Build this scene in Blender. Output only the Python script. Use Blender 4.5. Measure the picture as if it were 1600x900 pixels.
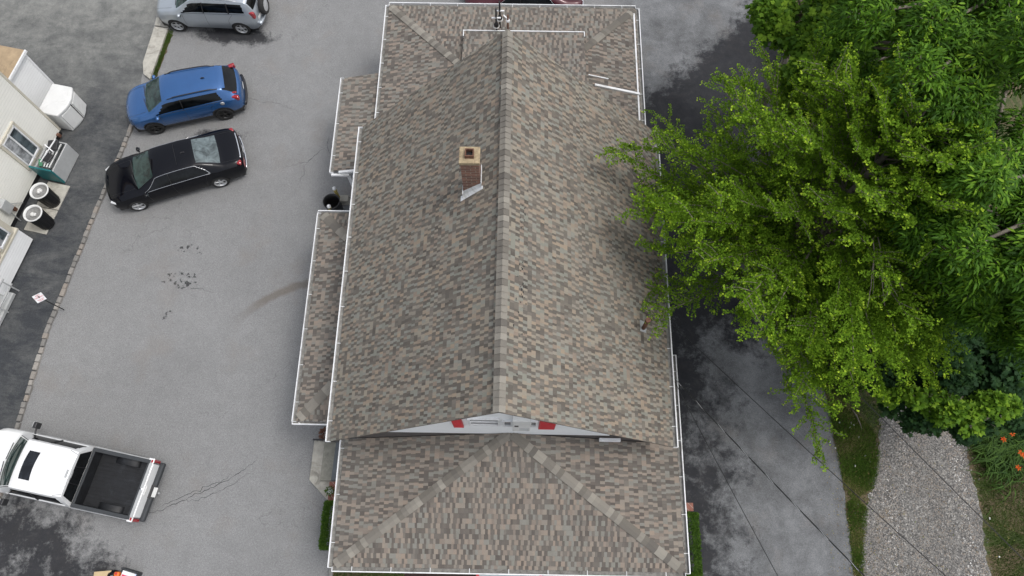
import bpy, bmesh, math, random
import numpy as np
from math import sin, cos, pi, radians, sqrt, atan2, floor
from mathutils import Vector, Matrix
random.seed(7); rng = np.random.default_rng(11)
for o in list(bpy.data.objects): bpy.data.objects.remove(o)
SC = bpy.context.scene; COL = SC.collection

# ------------------------------------------------------------ camera, sky, sun, exposure
CAM_H = 23.2
_f, _al, _ro, _ya = 1119.2, 0.3567, 0.003, -0.0135
_F = Vector((sin(_ya)*sin(_al), cos(_ya)*sin(_al), -cos(_al)))
_R0 = Vector((cos(_ya), -sin(_ya), 0)); _U0 = _R0.cross(_F)
_R = _R0*cos(_ro) + _U0*sin(_ro); _U = _U0*cos(_ro) - _R0*sin(_ro)
cd = bpy.data.cameras.new('camera'); cam = bpy.data.objects.new('camera', cd); COL.objects.link(cam)
cd.sensor_width = 36; cd.lens = 36*_f/1600; cd.clip_end = 1000; cd.clip_start = .1
cam.matrix_world = Matrix(((_R.x, _U.x, -_F.x, 0), (_R.y, _U.y, -_F.y, 0), (_R.z, _U.z, -_F.z, CAM_H), (0, 0, 0, 1)))
SC.camera = cam
SUN_EL, SUN_AZ = radians(66), radians(92)          # azimuth clockwise from +Y
w = bpy.data.worlds.new('World'); SC.world = w; w.use_nodes = True
nt = w.node_tree; bg = nt.nodes['Background']
sky = nt.nodes.new('ShaderNodeTexSky'); sky.sky_type = 'NISHITA'; sky.sun_disc = False
sky.sun_elevation = SUN_EL; sky.sun_rotation = SUN_AZ; sky.dust_density = 4; sky.air_density = 1
hs = nt.nodes.new('ShaderNodeHueSaturation'); hs.inputs['Saturation'].default_value = .32
nt.links.new(sky.outputs[0], hs.inputs['Color']); nt.links.new(hs.outputs[0], bg.inputs[0])
bg.inputs[1].default_value = .15
sd = bpy.data.lights.new('sun', 'SUN'); sd.energy = .66; sd.angle = radians(13); sd.color = (1, .97, .93)
sun = bpy.data.objects.new('sun', sd); COL.objects.link(sun)
sdir = Vector((sin(SUN_AZ)*cos(SUN_EL), cos(SUN_AZ)*cos(SUN_EL), sin(SUN_EL)))
sun.rotation_euler = sdir.to_track_quat('Z', 'Y').to_euler(); sun.location = sdir*60
SC.view_settings.view_transform = 'Standard'; SC.view_settings.look = 'None'
SC.view_settings.exposure = .51; SC.view_settings.gamma = 1

# ------------------------------------------------------------ helpers
def V(*a): return Vector(a)
def at(px, py, z=0.):                               # calibration: a point of the photo at a known height
    d = _F*_f + _R*(px-800) - _U*(py-450); t = (z-CAM_H)/d.z
    return V(d.x*t, d.y*t, z)
def tag(o, label=None, cat=None, group=None, kind=None):
    if label: o['label'] = label
    if cat: o['category'] = cat
    if group: o['group'] = group
    if kind: o['kind'] = kind
    return o
def thing(name, label, cat, loc=(0, 0, 0), rz=0, group=None, scale=1):
    o = bpy.data.objects.new(name, None); COL.objects.link(o); o.empty_display_size = .3
    o.location = loc; o.rotation_euler = (0, 0, rz); o.scale = (scale,)*3
    return tag(o, label, cat, group)
def link_mesh(name, me, m, parent=None):
    if m is not None: me.materials.append(m)
    o = bpy.data.objects.new(name, me); COL.objects.link(o)
    if parent is not None: o.parent = parent
    return o
class MB:
    def __init__(s, off=(0, 0, 0)): s.v = []; s.f = []; s.r = []; s.uv = {}; s.sm = []; s.off = Vector(off)
    def add(s, vs, fs, r=None, smooth=False):
        b = len(s.v); s.v += [Vector(p)-s.off for p in vs]; r = random.random() if r is None else r
        for f in fs: s.f.append([b+i for i in f]); s.r.append(r); s.sm.append(smooth)
        return b
    def box(s, c, d, rz=0, r=None, M=None, taper=1):
        c = Vector(c); hx, hy, hz = d[0]/2, d[1]/2, d[2]/2; vs = []
        for z in (-1, 1):
            for x, y in ((-1, -1), (1, -1), (1, 1), (-1, 1)):
                k = taper if z > 0 else 1
                p = V(x*hx*k, y*hy*k, z*hz)
                if M is not None: p = M @ p
                p = V(p.x*cos(rz)-p.y*sin(rz), p.x*sin(rz)+p.y*cos(rz), p.z); vs.append(c+p)
        s.add(vs, [(3, 2, 1, 0), (4, 5, 6, 7), (0, 1, 5, 4), (1, 2, 6, 5), (2, 3, 7, 6), (3, 0, 4, 7)], r)
    def bar(s, a, b, w, h, r=None, up=(0, 0, 1)):
        a = Vector(a); b = Vector(b); d = (b-a).normalized(); x = d.cross(Vector(up))
        if x.length < 1e-4: x = V(1, 0, 0)
        x.normalize(); y = x.cross(d); vs = []
        for p in (a, b):
            for i, j in ((-1, -1), (1, -1), (1, 1), (-1, 1)): vs.append(p + x*(i*w/2) + y*(j*h/2))
        s.add(vs, [(3, 2, 1, 0), (4, 5, 6, 7), (0, 1, 5, 4), (1, 2, 6, 5), (2, 3, 7, 6), (3, 0, 4, 7)], r)
    def tube(s, pts, rad, n=8, r=None, cap=True):
        pts = [Vector(p) for p in pts]; N = len(pts)
        rad = rad if isinstance(rad, (list, tuple)) else [rad]*N
        vs = []; fs = []; px = None
        for i, p in enumerate(pts):
            d = (pts[min(i+1, N-1)]-pts[max(i-1, 0)])
            d = d.normalized() if d.length > 1e-9 else V(0, 0, 1)
            if px is None: px = d.orthogonal().normalized()
            else:
                px = px - d*px.dot(d); px = px.normalized() if px.length > 1e-6 else d.orthogonal().normalized()
            py = d.cross(px)
            for k in range(n): a = 2*pi*k/n; vs.append(p + (px*cos(a)+py*sin(a))*rad[i])
        for i in range(N-1):
            for k in range(n): fs.append((i*n+k, i*n+(k+1) % n, (i+1)*n+(k+1) % n, (i+1)*n+k))
        b = s.add(vs, fs, r, True)
        if cap:
            s.f.append([b+k for k in range(n)][::-1]); s.r.append(0); s.sm.append(False)
            s.f.append([b+(N-1)*n+k for k in range(n)]); s.r.append(0); s.sm.append(False)
    def lathe(s, c, prof, n=24, r=None, axis=None, smooth=True):
        c = Vector(c); ax = Vector(axis).normalized() if axis is not None else V(0, 0, 1)
        x = ax.orthogonal().normalized() if axis is not None else V(1, 0, 0); y = ax.cross(x); vs = []; fs = []
        for (q, z) in prof:
            for k in range(n): a = 2*pi*k/n; vs.append(c + (x*cos(a)+y*sin(a))*q + ax*z)
        for i in range(len(prof)-1):
            for k in range(n): fs.append((i*n+k, i*n+(k+1) % n, (i+1)*n+(k+1) % n, (i+1)*n+k))
        s.add(vs, fs, r, smooth)
    def prism(s, poly, z0, z1, r=None):
        n = len(poly); vs = [V(p[0], p[1], z0) for p in poly]+[V(p[0], p[1], z1) for p in poly]
        s.add(vs, [list(range(n))[::-1], list(range(n, 2*n))]+[(i, (i+1) % n, n+(i+1) % n, n+i) for i in range(n)], r)
    def build(s, name, m, parent=None, bevel=0):
        me = bpy.data.meshes.new(name); me.from_pydata([tuple(p) for p in s.v], [], s.f)
        me.polygons.foreach_set('use_smooth', s.sm)
        a = me.attributes.new('rnd', 'FLOAT', 'FACE'); a.data.foreach_set('value', np.array(s.r, dtype=np.float32))
        if s.uv:
            ul = me.uv_layers.new(name='UVMap')
            for p in me.polygons:
                if p.index in s.uv:
                    for li, uv in zip(p.loop_indices, s.uv[p.index]): ul.data[li].uv = uv
        me.validate(); me.update(); o = link_mesh(name, me, m, parent)
        if bevel:
            b = o.modifiers.new('bevel', 'BEVEL'); b.width = bevel; b.segments = 2; b.limit_method = 'ANGLE'
        return o

# ------------------------------------------------------------ materials
class NT:
    def __init__(s, name):
        s.m = bpy.data.materials.new(name); s.m.use_nodes = True; s.t = s.m.node_tree; s.n = s.t.nodes
        s.b = s.n['Principled BSDF']
    def node(s, ty, ins=None, **kw):
        n = s.n.new(ty)
        for k, v in kw.items(): setattr(n, k, v)
        for k, v in (ins or {}).items():
            if hasattr(v, 'is_linked') or isinstance(v, bpy.types.NodeSocket): s.t.links.new(v, n.inputs[k])
            else: n.inputs[k].default_value = v
        return n
    def math(s, op, a, b=None, c=None, clamp=False):
        ins = {0: a}
        if b is not None: ins[1] = b
        if c is not None: ins[2] = c
        return s.node('ShaderNodeMath', ins, operation=op, use_clamp=clamp).outputs[0]
    def noise(s, scale, co, detail=4, rough=.55, dist=0, dim='3D'):
        return s.node('ShaderNodeTexNoise', {'Vector': co, 'Scale': scale, 'Detail': detail, 'Roughness': rough, 'Distortion': dist}, noise_dimensions=dim).outputs[0]
    def ramp(s, fac, stops, mode='LINEAR'):
        n = s.node('ShaderNodeValToRGB', {0: fac}); cr = n.color_ramp; cr.interpolation = mode
        while len(cr.elements) > 1: cr.elements.remove(cr.elements[0])
        cr.elements[0].position = stops[0][0]; cr.elements[0].color = c4(stops[0][1])
        for p, c in stops[1:]: e = cr.elements.new(p); e.color = c4(c)
        return n.outputs[0]
    def mix(s, fac, a, b, mode='MIX'):
        n = s.node('ShaderNodeMix', data_type='RGBA', blend_type=mode)
        for i, v in ((0, fac), (6, a), (7, b)):
            if isinstance(v, bpy.types.NodeSocket): s.t.links.new(v, n.inputs[i])
            else: n.inputs[i].default_value = c4(v) if i else v
        return n.outputs[2]
    def mapr(s, v, a, b, c=0., d=1.):
        return s.node('ShaderNodeMapRange', {0: v, 1: a, 2: b, 3: c, 4: d}).outputs[0]
    def obj(s): return s.node('ShaderNodeTexCoord').outputs['Object']
    def world(s): return s.node('ShaderNodeNewGeometry').outputs['Position']
    def xyz(s, v): n = s.node('ShaderNodeSeparateXYZ', {0: v}); return n.outputs
    def set(s, **kw):
        for k, v in kw.items():
            i = s.b.inputs[k.replace('_', ' ')]
            if isinstance(v, bpy.types.NodeSocket): s.t.links.new(v, i)
            else: i.default_value = c4(v) if isinstance(v, (tuple, list)) else v
        return s
    def bump(s, h, strength=.3, dist=.01):
        n = s.node('ShaderNodeBump', {'Height': h, 'Strength': strength, 'Distance': dist}); s.t.links.new(n.outputs[0], s.b.inputs['Normal'])
def c4(c):
    if isinstance(c, (int, float)): return (c, c, c, 1)
    return tuple(c) if len(c) == 4 else (c[0], c[1], c[2], 1)
def simple(name, col, rough=.6, var=.12, scale=6, metal=0, coat=0, bump=0, dirt=None, spec=None):
    t = NT(name); o = t.obj(); n = t.noise(scale, o, 6, .65)
    lo = tuple(max(0, c*(1-var)) for c in col); hi = tuple(min(1, c*(1+var)) for c in col)
    c = t.ramp(n, [(.3, lo), (.7, hi)])
    if dirt:
        k = t.mapr(t.noise(scale*.35, o, 8, .75, 1), .52, .72); c = t.mix(k, c, dirt)
    t.set(Base_Color=c, Roughness=rough, Metallic=metal, Coat_Weight=coat, Coat_Roughness=.06)
    if spec is not None: t.set(Specular_IOR_Level=spec)
    if bump: t.bump(t.noise(scale*12, o, 4), bump, .01)
    return t.m

M = {}
# shingles: courses of random-width tabs in a blend of greys, browns, tans and weathered green
def shingle_mat(name, cols, course=.136, tab=.074):
    t = NT(name); uv = t.node('ShaderNodeUVMap').outputs[0]; x = t.xyz(uv)
    vv = t.math('DIVIDE', x[1], course); row = t.math('FLOOR', vv); fr = t.math('FRACT', vv)
    W = t.math('ADD', t.math('DIVIDE', x[0], tab), t.math('ADD', t.math('MULTIPLY', row, .22), t.math('MULTIPLY', t.math('SINE', t.math('MULTIPLY', row, 2.9)), .34)))
    W = t.math('ADD', W, t.math('MULTIPLY', t.math('FLOOR', t.math('DIVIDE', row, 9.)), 1.37))
    W = t.math('ADD', W, t.math('MULTIPLY', t.math('SINE', t.math('ADD', t.math('MULTIPLY', W, 2.3), t.math('MULTIPLY', row, 1.7))), .17))
    cell = t.math('FLOOR', W); cf = t.math('FRACT', W)
    wnn = t.node('ShaderNodeTexWhiteNoise', {'Vector': t.node('ShaderNodeCombineXYZ', {0: cell, 1: row, 2: 0.}).outputs[0]}); wn_ = wnn.outputs[0]
    cs = t.node('ShaderNodeSeparateColor', {0: wnn.outputs['Color']}).outputs
    n = len(cols); half = n//2; par = t.math('MODULO', t.math('ABSOLUTE', cell), 2.)
    # laminated tabs: raised light tabs alternate with darker recessed ones, with misfits
    flip = t.math('ABSOLUTE', t.math('SUBTRACT', par, t.math('GREATER_THAN', cs[2], .83)))
    srt = sorted(cols, key=lambda q: sum(q))
    dk = t.ramp(wn_, [(i/half, q) for i, q in enumerate(srt[:half])], 'CONSTANT'); lt = t.ramp(wn_, [(i/(n-half), q) for i, q in enumerate(srt[half:])], 'CONSTANT')
    c = t.mix(flip, t.mix(1., dk, (.83, .785, .735), 'MULTIPLY'), t.mix(1., lt, (1.0, .955, .885), 'MULTIPLY'))
    c = t.mix(t.mapr(cs[1], 0, 1, .0, .3), c, (.19, .178, .16))
    big = t.noise(.35, t.obj(), 4, .6)
    c = t.mix(t.mapr(big, .35, .7, 0, .2), c, (.19, .182, .158))
    stain = t.noise(.9, t.obj(), 7, .7, .8)
    c = t.mix(t.mapr(stain, .5, .75, 0, .28), c, (.09, .085, .08))
    gr = t.noise(260, uv, 2, .8, dim='2D')
    c = t.mix(1., c, t.ramp(gr, [(.25, .78), (.75, 1.22)]), 'MULTIPLY')
    edge = t.math('MULTIPLY', t.math('MINIMUM', cf, t.math('SUBTRACT', 1., cf)), .6)
    h = t.math('ADD', t.math('MULTIPLY', t.math('SUBTRACT', 1., fr), .7), t.math('MULTIPLY', flip, .6))
    h = t.math('ADD', h, t.mapr(edge, 0, .05, -.25, 0)); h = t.math('ADD', h, t.math('MULTIPLY', gr, .12))
    t.set(Base_Color=c, Roughness=.93, Specular_IOR_Level=.25); t.bump(h, .9, .014)
    return t.m
BL = [(0.123, 0.112, 0.1), (0.198, 0.185, 0.168), (0.28, 0.259, 0.221), (0.155, 0.14, 0.127), (0.22, 0.233, 0.212), (0.301, 0.25, 0.199), (0.175, 0.162, 0.145), (0.253, 0.206, 0.172), (0.108, 0.1, 0.091), (0.236, 0.248, 0.233), (0.146, 0.136, 0.124), (0.266, 0.249, 0.22)]
BL2 = [(0.112, 0.101, 0.095), (0.184, 0.172, 0.161), (0.263, 0.232, 0.205), (0.13, 0.119, 0.112), (0.202, 0.207, 0.195), (0.267, 0.224, 0.194), (0.148, 0.135, 0.126), (0.215, 0.184, 0.165), (0.101, 0.093, 0.089), (0.213, 0.219, 0.21), (0.123, 0.114, 0.108), (0.241, 0.219, 0.198)]
M['shingle'] = shingle_mat('shingle_main', BL); M['shingle2'] = shingle_mat('shingle_lower', BL2, .138, .082)
def cap_mat():
    t = NT('ridge_shingle'); r = t.node('ShaderNodeAttribute', attribute_name='rnd').outputs['Fac']
    c = t.ramp(r, [(0, (.15, .138, .12)), (.2, (.215, .2, .174)), (.45, (.265, .248, .215)), (.58, (.175, .162, .142)), (.76, (.23, .215, .186)), (.93, (.13, .12, .107))], 'CONSTANT')
    g = t.noise(150, t.obj(), 3, .8); c = t.mix(1., c, t.ramp(g, [(.25, .8), (.75, 1.2)]), 'MULTIPLY')
    t.set(Base_Color=c, Roughness=.93, Specular_IOR_Level=.2); t.bump(g, .5, .006); return t.m
M['cap'] = cap_mat()
M['white'] = simple('white_aluminium', (.74, .75, .76), .45, .07, 4, dirt=(.36, .36, .34))
M['wall_white'] = simple('white_wall_panel', (.87, .89, .9), .5, .04, 2)
M['gutter_in'] = simple('gutter_trough', (.2, .195, .18), .8, .4, 9, dirt=(.05, .045, .035))
def siding(name, col, step=.115, dark=.62):
    t = NT(name); o = t.obj(); z = t.xyz(o)[2]; fr = t.math('FRACT', t.math('DIVIDE', z, step))
    n = t.noise(2.2, o, 6, .6); c = t.ramp(n, [(.3, tuple(k*.93 for k in col)), (.7, col)])
    ln = t.mapr(fr, 0., .12, 1, 0); c = t.mix(t.math('MULTIPLY', ln, .55), c, tuple(k*dark for k in col))
    t.set(Base_Color=c, Roughness=.5); t.bump(t.math('SUBTRACT', 1., fr), .8, .02); return t.m
M['siding'] = siding('cream_siding', (.74, .735, .68)); M['siding_w'] = siding('white_siding', (.76, .77, .77)); M['siding_h'] = siding('house_siding', (.7, .71, .72))
M['trim_tan'] = simple('tan_trim', (.52, .49, .41), .6, .08)
M['tan_roof'] = simple('tan_membrane', (.36, .27, .17), .85, .2, 3, dirt=(.2, .15, .1))
M['red'] = simple('red_paint', (.5, .03, .04), .5, .1)
M['dark'] = simple('dark_plastic', (.02, .02, .022), .45, .2)
M['rubber'] = simple('tyre_rubber', (.018, .018, .018), .8, .25, 20)
M['alloy'] = simple('alloy_rim', (.55, .56, .57), .35, .06, metal=.5)
M['rimdark'] = simple('dark_rim', (.05, .05, .05), .35, .1, metal=.6)
M['chrome'] = simple('chrome', (.85, .86, .87), .15, .02, metal=1)
M['concrete'] = simple('concrete', (.4, .385, .34), .9, .18, 5, bump=.4, dirt=(.16, .15, .13))
M['concrete2'] = simple('grey_concrete', (.19, .19, .18), .9, .2, 6, bump=.3, dirt=(.1, .1, .095))
M['paint_grey'] = simple('grey_porch_paint', (.13, .14, .15), .6, .15, 4)
M['tread'] = simple('worn_step', (.27, .265, .225), .9, .2, 8, dirt=(.16, .15, .13)); M['landing'] = simple('landing_paint', (.13, .145, .155), .7, .15, 5)
M['bark'] = simple('grey_bark', (.2, .175, .15), .95, .35, 7, bump=.5)
M['twig'] = simple('pale_twig', (.19, .165, .135), .9, .25, 20)
M['black'] = simple('black_metal', (.012, .012, .013), .4, .2)
M['yellow'] = simple('yellow_post_paint', (.42, .34, .1), .6, .25, 18, dirt=(.2, .16, .08))
M['teal'] = simple('teal_plastic', (.01, .13, .14), .4, .12)
M['plastic_w'] = simple('aged_white_plastic', (.66, .665, .65), .5, .06, 3, dirt=(.45, .44, .42))
M['plastic_g'] = simple('grey_plastic', (.38, .39, .39), .5, .1, 4)
M['bagg'] = simple('grey_bag', (.2, .2, .195), .5, .25, 12); M['bag'] = simple('bin_bag', (.6, .6, .58), .5, .15, 12)
M['rust'] = simple('rusty_iron', (.14, .065, .04), .85, .4, 25, dirt=(.05, .03, .02))
M['green_p'] = simple('green_plastic', (.06, .2, .11), .5, .2, 10)
M['card'] = simple('cardboard', (.5, .38, .22), .8, .1); M['orange'] = simple('orange_plastic', (.7, .16, .02), .5, .2)
M['pink'] = simple('red_print', (.7, .06, .12), .5, .1); M['blue_w'] = simple('pale_blue', (.45, .55, .7), .5, .1)
M['brown_shadow'] = simple('painted_shadow_brown', (.09, .08, .075), .8, .2)  # dark brown for the painted shadow below the gable cladding
M['stone'] = NT('kerb_stone'); 
def attr_mat(name, stops, rough=.9, bump=0, scale=30, mode='LINEAR', noise=True, trans=0):
    t = NT(name); r = t.node('ShaderNodeAttribute', attribute_name='rnd').outputs['Fac']; c = t.ramp(r, stops, mode)
    if noise: c = t.mix(1., c, t.ramp(t.noise(scale, t.obj(), 5, .7), [(.25, .7), (.75, 1.25)]), 'MULTIPLY')
    t.set(Base_Color=c, Roughness=rough)
    if bump: t.bump(t.noise(scale, t.obj(), 5, .7), bump, .015)
    return t.m
M['stone'] = attr_mat('kerb_stone', [(0, (.17, .165, .155)), (.5, (.23, .22, .205)), (.8, (.25, .22, .19)), (1, (.31, .3, .28))], bump=.6)
M['gravel_stone'] = attr_mat('gravel_stones', [(0, (.07, .068, .066)), (.3, (.16, .155, .148)), (.6, (.26, .25, .235)), (.8, (.25, .2, .155)), (.93, (.42, .41, .39)), (1, (.62, .61, .59))], noise=False)
def brick_mat(name, c1, c2, mortar, scale=1):
    t = NT(name); o = t.obj(); x = t.xyz(o); u = t.math('ADD', x[0], x[1])
    v = t.node('ShaderNodeCombineXYZ', {0: u, 1: x[2], 2: 0.}).outputs[0]
    b = t.node('ShaderNodeTexBrick', {'Vector': v, 'Color1': c4(c1), 'Color2': c4(c2), 'Mortar': c4(mortar), 'Scale': 1., 'Mortar Size': .008, 'Brick Width': .2*scale, 'Row Height': .068*scale, 'Bias': 0.})
    c = t.mix(t.mapr(t.noise(9, o, 6, .7), .5, .75, 0, .6), b.outputs[0], (.07, .05, .045))
    t.set(Base_Color=c, Roughness=.9); t.bump(b.outputs[1], -.5, .01); return t.m
M['brick'] = brick_mat('old_brick', (.26, .12, .085), (.15, .075, .06), (.3, .26, .2), 1.15); M['brick_p'] = brick_mat('pier_brick', (.3, .12, .09), (.24, .11, .085), (.38, .35, .3))
M['crown'] = simple('chimney_crown', (.34, .27, .17), .9, .3, 12, dirt=(.1, .065, .04), bump=.6)
def glass_mat(name, col, rough=.05, spec=.5):
    t = NT(name); p = t.obj(); n = t.noise(3.2, p, 6, .65, .6)
    t.set(Base_Color=t.ramp(n, [(.38, tuple(c*.45 for c in col)), (.62, tuple(c*1.5 for c in col))]), Roughness=rough, Specular_IOR_Level=spec); return t.m
M['glass'] = glass_mat('tinted_glass', (.004, .005, .006), .05, .3); M['windscreen'] = glass_mat('windscreen_glass', (.022, .042, .038), .05, .4); M['rear_glass'] = glass_mat('grey_rear_glass', (.1, .125, .13), .12)
M['win'] = glass_mat('window_glass', (.07, .09, .1), .1); M['win2'] = glass_mat('curtained_window', (.28, .29, .3), .2); M['sunroof'] = glass_mat('sunroof_glass', (.012, .014, .018), .12)
M['lamp_red'] = simple('red_lamp_lens', (.3, .008, .014), .15, .1, coat=1); M['lamp_clear'] = simple('clear_lamp_lens', (.6, .62, .63), .12, .1, coat=1); M['lamp_amber'] = simple('amber_lamp', (.65, .42, .22), .2, .1, coat=1)
def paint(name, col, metal=.35, rough=.3, coat=1, spec=.5):
    t = NT(name); n = t.noise(3, t.obj(), 5, .6); t.set(Base_Color=t.ramp(n, [(.3, tuple(c*.93 for c in col)), (.7, col)]), Metallic=metal, Roughness=rough, Coat_Weight=coat, Coat_Roughness=.04, Specular_IOR_Level=spec)
    t.bump(t.noise(1.5, t.obj(), 2), .02, .01); return t.m
M['p_blue'] = paint('blue_car_paint', (.03, .115, .31), .45, .26, .9); M['p_black'] = paint('black_car_paint', (.003, .0035, .006), 0, .3, .62, .0)
M['p_silver'] = paint('silver_car_paint', (.42, .46, .5), .55, .35); M['p_white'] = paint('white_truck_paint', (.8, .81, .81), 0, .35); M['p_red'] = paint('maroon_car_paint', (.06, .003, .01), .2, .3, .5)
M['p_grey'] = paint('pewter_paint', (.42, .42, .4), .3, .4); M['liner'] = simple('bed_liner', (.008, .009, .011), .55, .5, 5, bump=.3, dirt=(.028, .031, .037)); M['rail'] = simple('rail_cap', (.035, .039, .043), .7, .15)

# asphalt, wet patches and cracks are stains of the pavement itself; barrel shade is painted in
def asphalt(name, base, kind):
    t = NT(name); p = t.world(); x = t.xyz(p)
    big = t.noise(.22, p, 6, .6, .4); mid = t.noise(2.2, p, 8, .7, .3); fine = t.noise(22, p, 6, .9); agg = t.noise(130, p, 2, .9)
    b = base
    c = t.ramp(big, [(.3, tuple(k*.92 for k in b)), (.7, tuple(k*1.06 for k in b))])
    c = t.mix(1., c, t.ramp(mid, [(.25, .9), (.75, 1.08)]), 'MULTIPLY')
    c = t.mix(1., c, t.ramp(fine, [(.3, .66), (.7, 1.3)]), 'MULTIPLY')
    c = t.mix(1., c, t.ramp(agg, [(.3, .45), (.72, 1.55)]), 'MULTIPLY')
    def sm(v, a, bb): return t.node('ShaderNodeMapRange', {0: v, 1: a, 2: bb, 3: 0., 4: 1.}, interpolation_type='SMOOTHSTEP').outputs[0]
    def blob(cx, cy, rx, ry):
        dx = t.math('DIVIDE', t.math('SUBTRACT', x[0], cx), rx); dy = t.math('DIVIDE', t.math('SUBTRACT', x[1], cy), ry)
        return t.math('SUBTRACT', 1., t.math('SQRT', t.math('ADD', t.math('MULTIPLY', dx, dx), t.math('MULTIPLY', dy, dy))))
    wn = t.noise(.95, p, 10, .72, .25); wn2 = t.noise(3.1, p, 9, .8, .15)
    nz = t.math('ADD', t.math('MULTIPLY', t.math('SUBTRACT', wn, .5), 4.2), t.math('MULTIPLY', t.math('SUBTRACT', wn2, .5), 2.6))
    rough = .88
    if kind == 'lot':
        # damp ground: along the house's right side and under the trees, under the pickup, beside parked cars; by the barrel with painted shade
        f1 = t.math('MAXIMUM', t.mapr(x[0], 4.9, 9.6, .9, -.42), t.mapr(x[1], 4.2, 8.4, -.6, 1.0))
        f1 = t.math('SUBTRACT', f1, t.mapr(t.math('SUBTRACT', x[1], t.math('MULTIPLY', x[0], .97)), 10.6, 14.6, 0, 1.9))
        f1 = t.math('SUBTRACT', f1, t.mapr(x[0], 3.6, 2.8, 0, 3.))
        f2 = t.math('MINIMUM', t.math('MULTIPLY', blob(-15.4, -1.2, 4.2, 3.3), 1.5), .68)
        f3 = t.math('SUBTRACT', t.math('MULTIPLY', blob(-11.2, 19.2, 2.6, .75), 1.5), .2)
        f4 = t.math('SUBTRACT', t.math('MULTIPLY', blob(-11.3, 14.6, 2.0, .45), 1.3), .3); f5 = t.math('SUBTRACT', t.math('MULTIPLY', blob(-5.4, 10.9, 1.1, 1.5), 1.9), .1)  # last blob, by the barrel: damp ground with house shade painted in
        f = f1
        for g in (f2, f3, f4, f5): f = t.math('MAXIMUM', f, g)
        patch = t.mapr(t.noise(.6, p, 9, .72, .3), .38, .62, .62, 1.02); mott = t.mapr(t.noise(2.6, p, 9, .8, .2), .35, .65, .8, 1.08)
        c = t.mix(t.mapr(x[0], 3.2, 4.6, 0, 1), c, t.mix(1., t.mix(1., c, (.89, .91, .94), 'MULTIPLY'), t.node('ShaderNodeCombineXYZ', {0: t.math('MULTIPLY', patch, mott), 1: t.math('MULTIPLY', patch, mott), 2: t.math('MULTIPLY', patch, mott)}).outputs[0], 'MULTIPLY'))
        wet_shade = t.mapr(t.math('ADD', f, t.math('MULTIPLY', nz, .55)), .22, .68)
        # small oil blots in the middle of the lot
        spots = t.math('MAXIMUM', t.math('MAXIMUM', blob(-11.55, 8.75, 1.05, .5), t.math('MULTIPLY', blob(-11.5, 9.9, .9, .35), .8)), t.math('MAXIMUM', blob(-11.8, 7.45, .3, .3), t.math('MULTIPLY', blob(-12.0, 1.0, .1, .1), 1)))
        spots = t.math('MAXIMUM', spots, t.math('MULTIPLY', blob(-11.6, 16.9, 1.2, .45), .7))
        sn = t.noise(5.5, p, 6, .7, .2)
        sp = t.mapr(t.math('ADD', t.math('MINIMUM', spots, .47), t.math('MULTIPLY', t.math('SUBTRACT', sn, .5), 2.4)), .56, .62)
        sp = t.math('MULTIPLY', sp, t.mapr(spots, 0, .06))
        c = t.mix(t.math('MULTIPLY', sp, .9), c, (.035, .036, .038))
        # brown tyre-drag arc
        ax = t.math('SUBTRACT', x[0], -6.2); ay = t.math('SUBTRACT', x[1], 4.55)
        rr = t.math('SQRT', t.math('ADD', t.math('MULTIPLY', ax, ax), t.math('MULTIPLY', ay, ay)))
        arc = t.mapr(t.math('ABSOLUTE', t.math('SUBTRACT', t.math('ADD', rr, t.math('MULTIPLY', t.math('SUBTRACT', wn, .5), .35)), 4.25)), .08, .2, 1, 0)
        arc = t.math('MULTIPLY', arc, t.math('MULTIPLY', t.mapr(x[1], 6.9, 8.1), t.math('MULTIPLY', t.mapr(x[0], -7.0, -6.8, 1, 0), t.mapr(x[0], -9.8, -8.8))))
        c = t.mix(t.math('MULTIPLY', arc, .62), c, (.125, .105, .085))
        # broad worn patches
        c = t.mix(t.mapr(t.noise(.7, p, 5, .6), .55, .7, 0, .22), c, (.2, .17, .145))
        # hairline cracks
        dw = t.node('ShaderNodeVectorMath', {0: p, 1: t.node('ShaderNodeTexNoise', {'Vector': p, 'Scale': 1.6, 'Detail': 5.}).outputs[1]}, operation='ADD').outputs[0]
        vo = t.node('ShaderNodeTexVoronoi', {'Vector': dw, 'Scale': .36}, feature='DISTANCE_TO_EDGE').outputs['Distance']
        cr = t.math('MULTIPLY', t.mapr(vo, .0, .005, 1, 0), t.mapr(t.noise(.33, p, 3), .54, .62))
        c = t.mix(t.math('MULTIPLY', cr, .4), c, (.05, .05, .05))
        wc = t.ramp(t.noise(1.9, p, 10, .8, .3), [(.32, (.011, .012, .015)), (.55, (.022, .023, .027)), (.72, (.05, .05, .052))]); c = t.mix(t.math('MULTIPLY', wet_shade, .93), c, wc)
        c = t.mix(t.math('MULTIPLY', t.math('MULTIPLY', wet_shade, t.mapr(mid, .45, .7)), .3), c, (.045, .043, .042))
        # cooler tone on the right-hand drive
        rough = t.mapr(wet_shade, 0, 1, .9, .75)
    else:
        # sealed black drive with pale worn streaks, washed-out towards the back
        st = t.math('ADD', t.math('MULTIPLY', t.noise(.8, t.node('ShaderNodeMapping', {'Vector': p, 'Scale': (.6, 1.3, 1.), 'Rotation': (0, 0, .25)}).outputs[0], 10, .74, .35), .75), t.math('MULTIPLY', t.noise(5, p, 8, .8), .25))
        f = t.math('ADD', t.mapr(x[1], 15.0, 20.5, .0, .34), t.mapr(x[1], 3, 14, .05, .09))
        k = t.mapr(t.math('ADD', st, f), .5, .95)
        c2 = t.mix(1., t.ramp(t.noise(1.7, p, 9, .75, .2), [(.3, (.12, .123, .12)), (.7, (.27, .272, .255))]), t.ramp(fine, [(.3, .75), (.7, 1.25)]), 'MULTIPLY')
        c = t.mix(k, c, c2)
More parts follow.
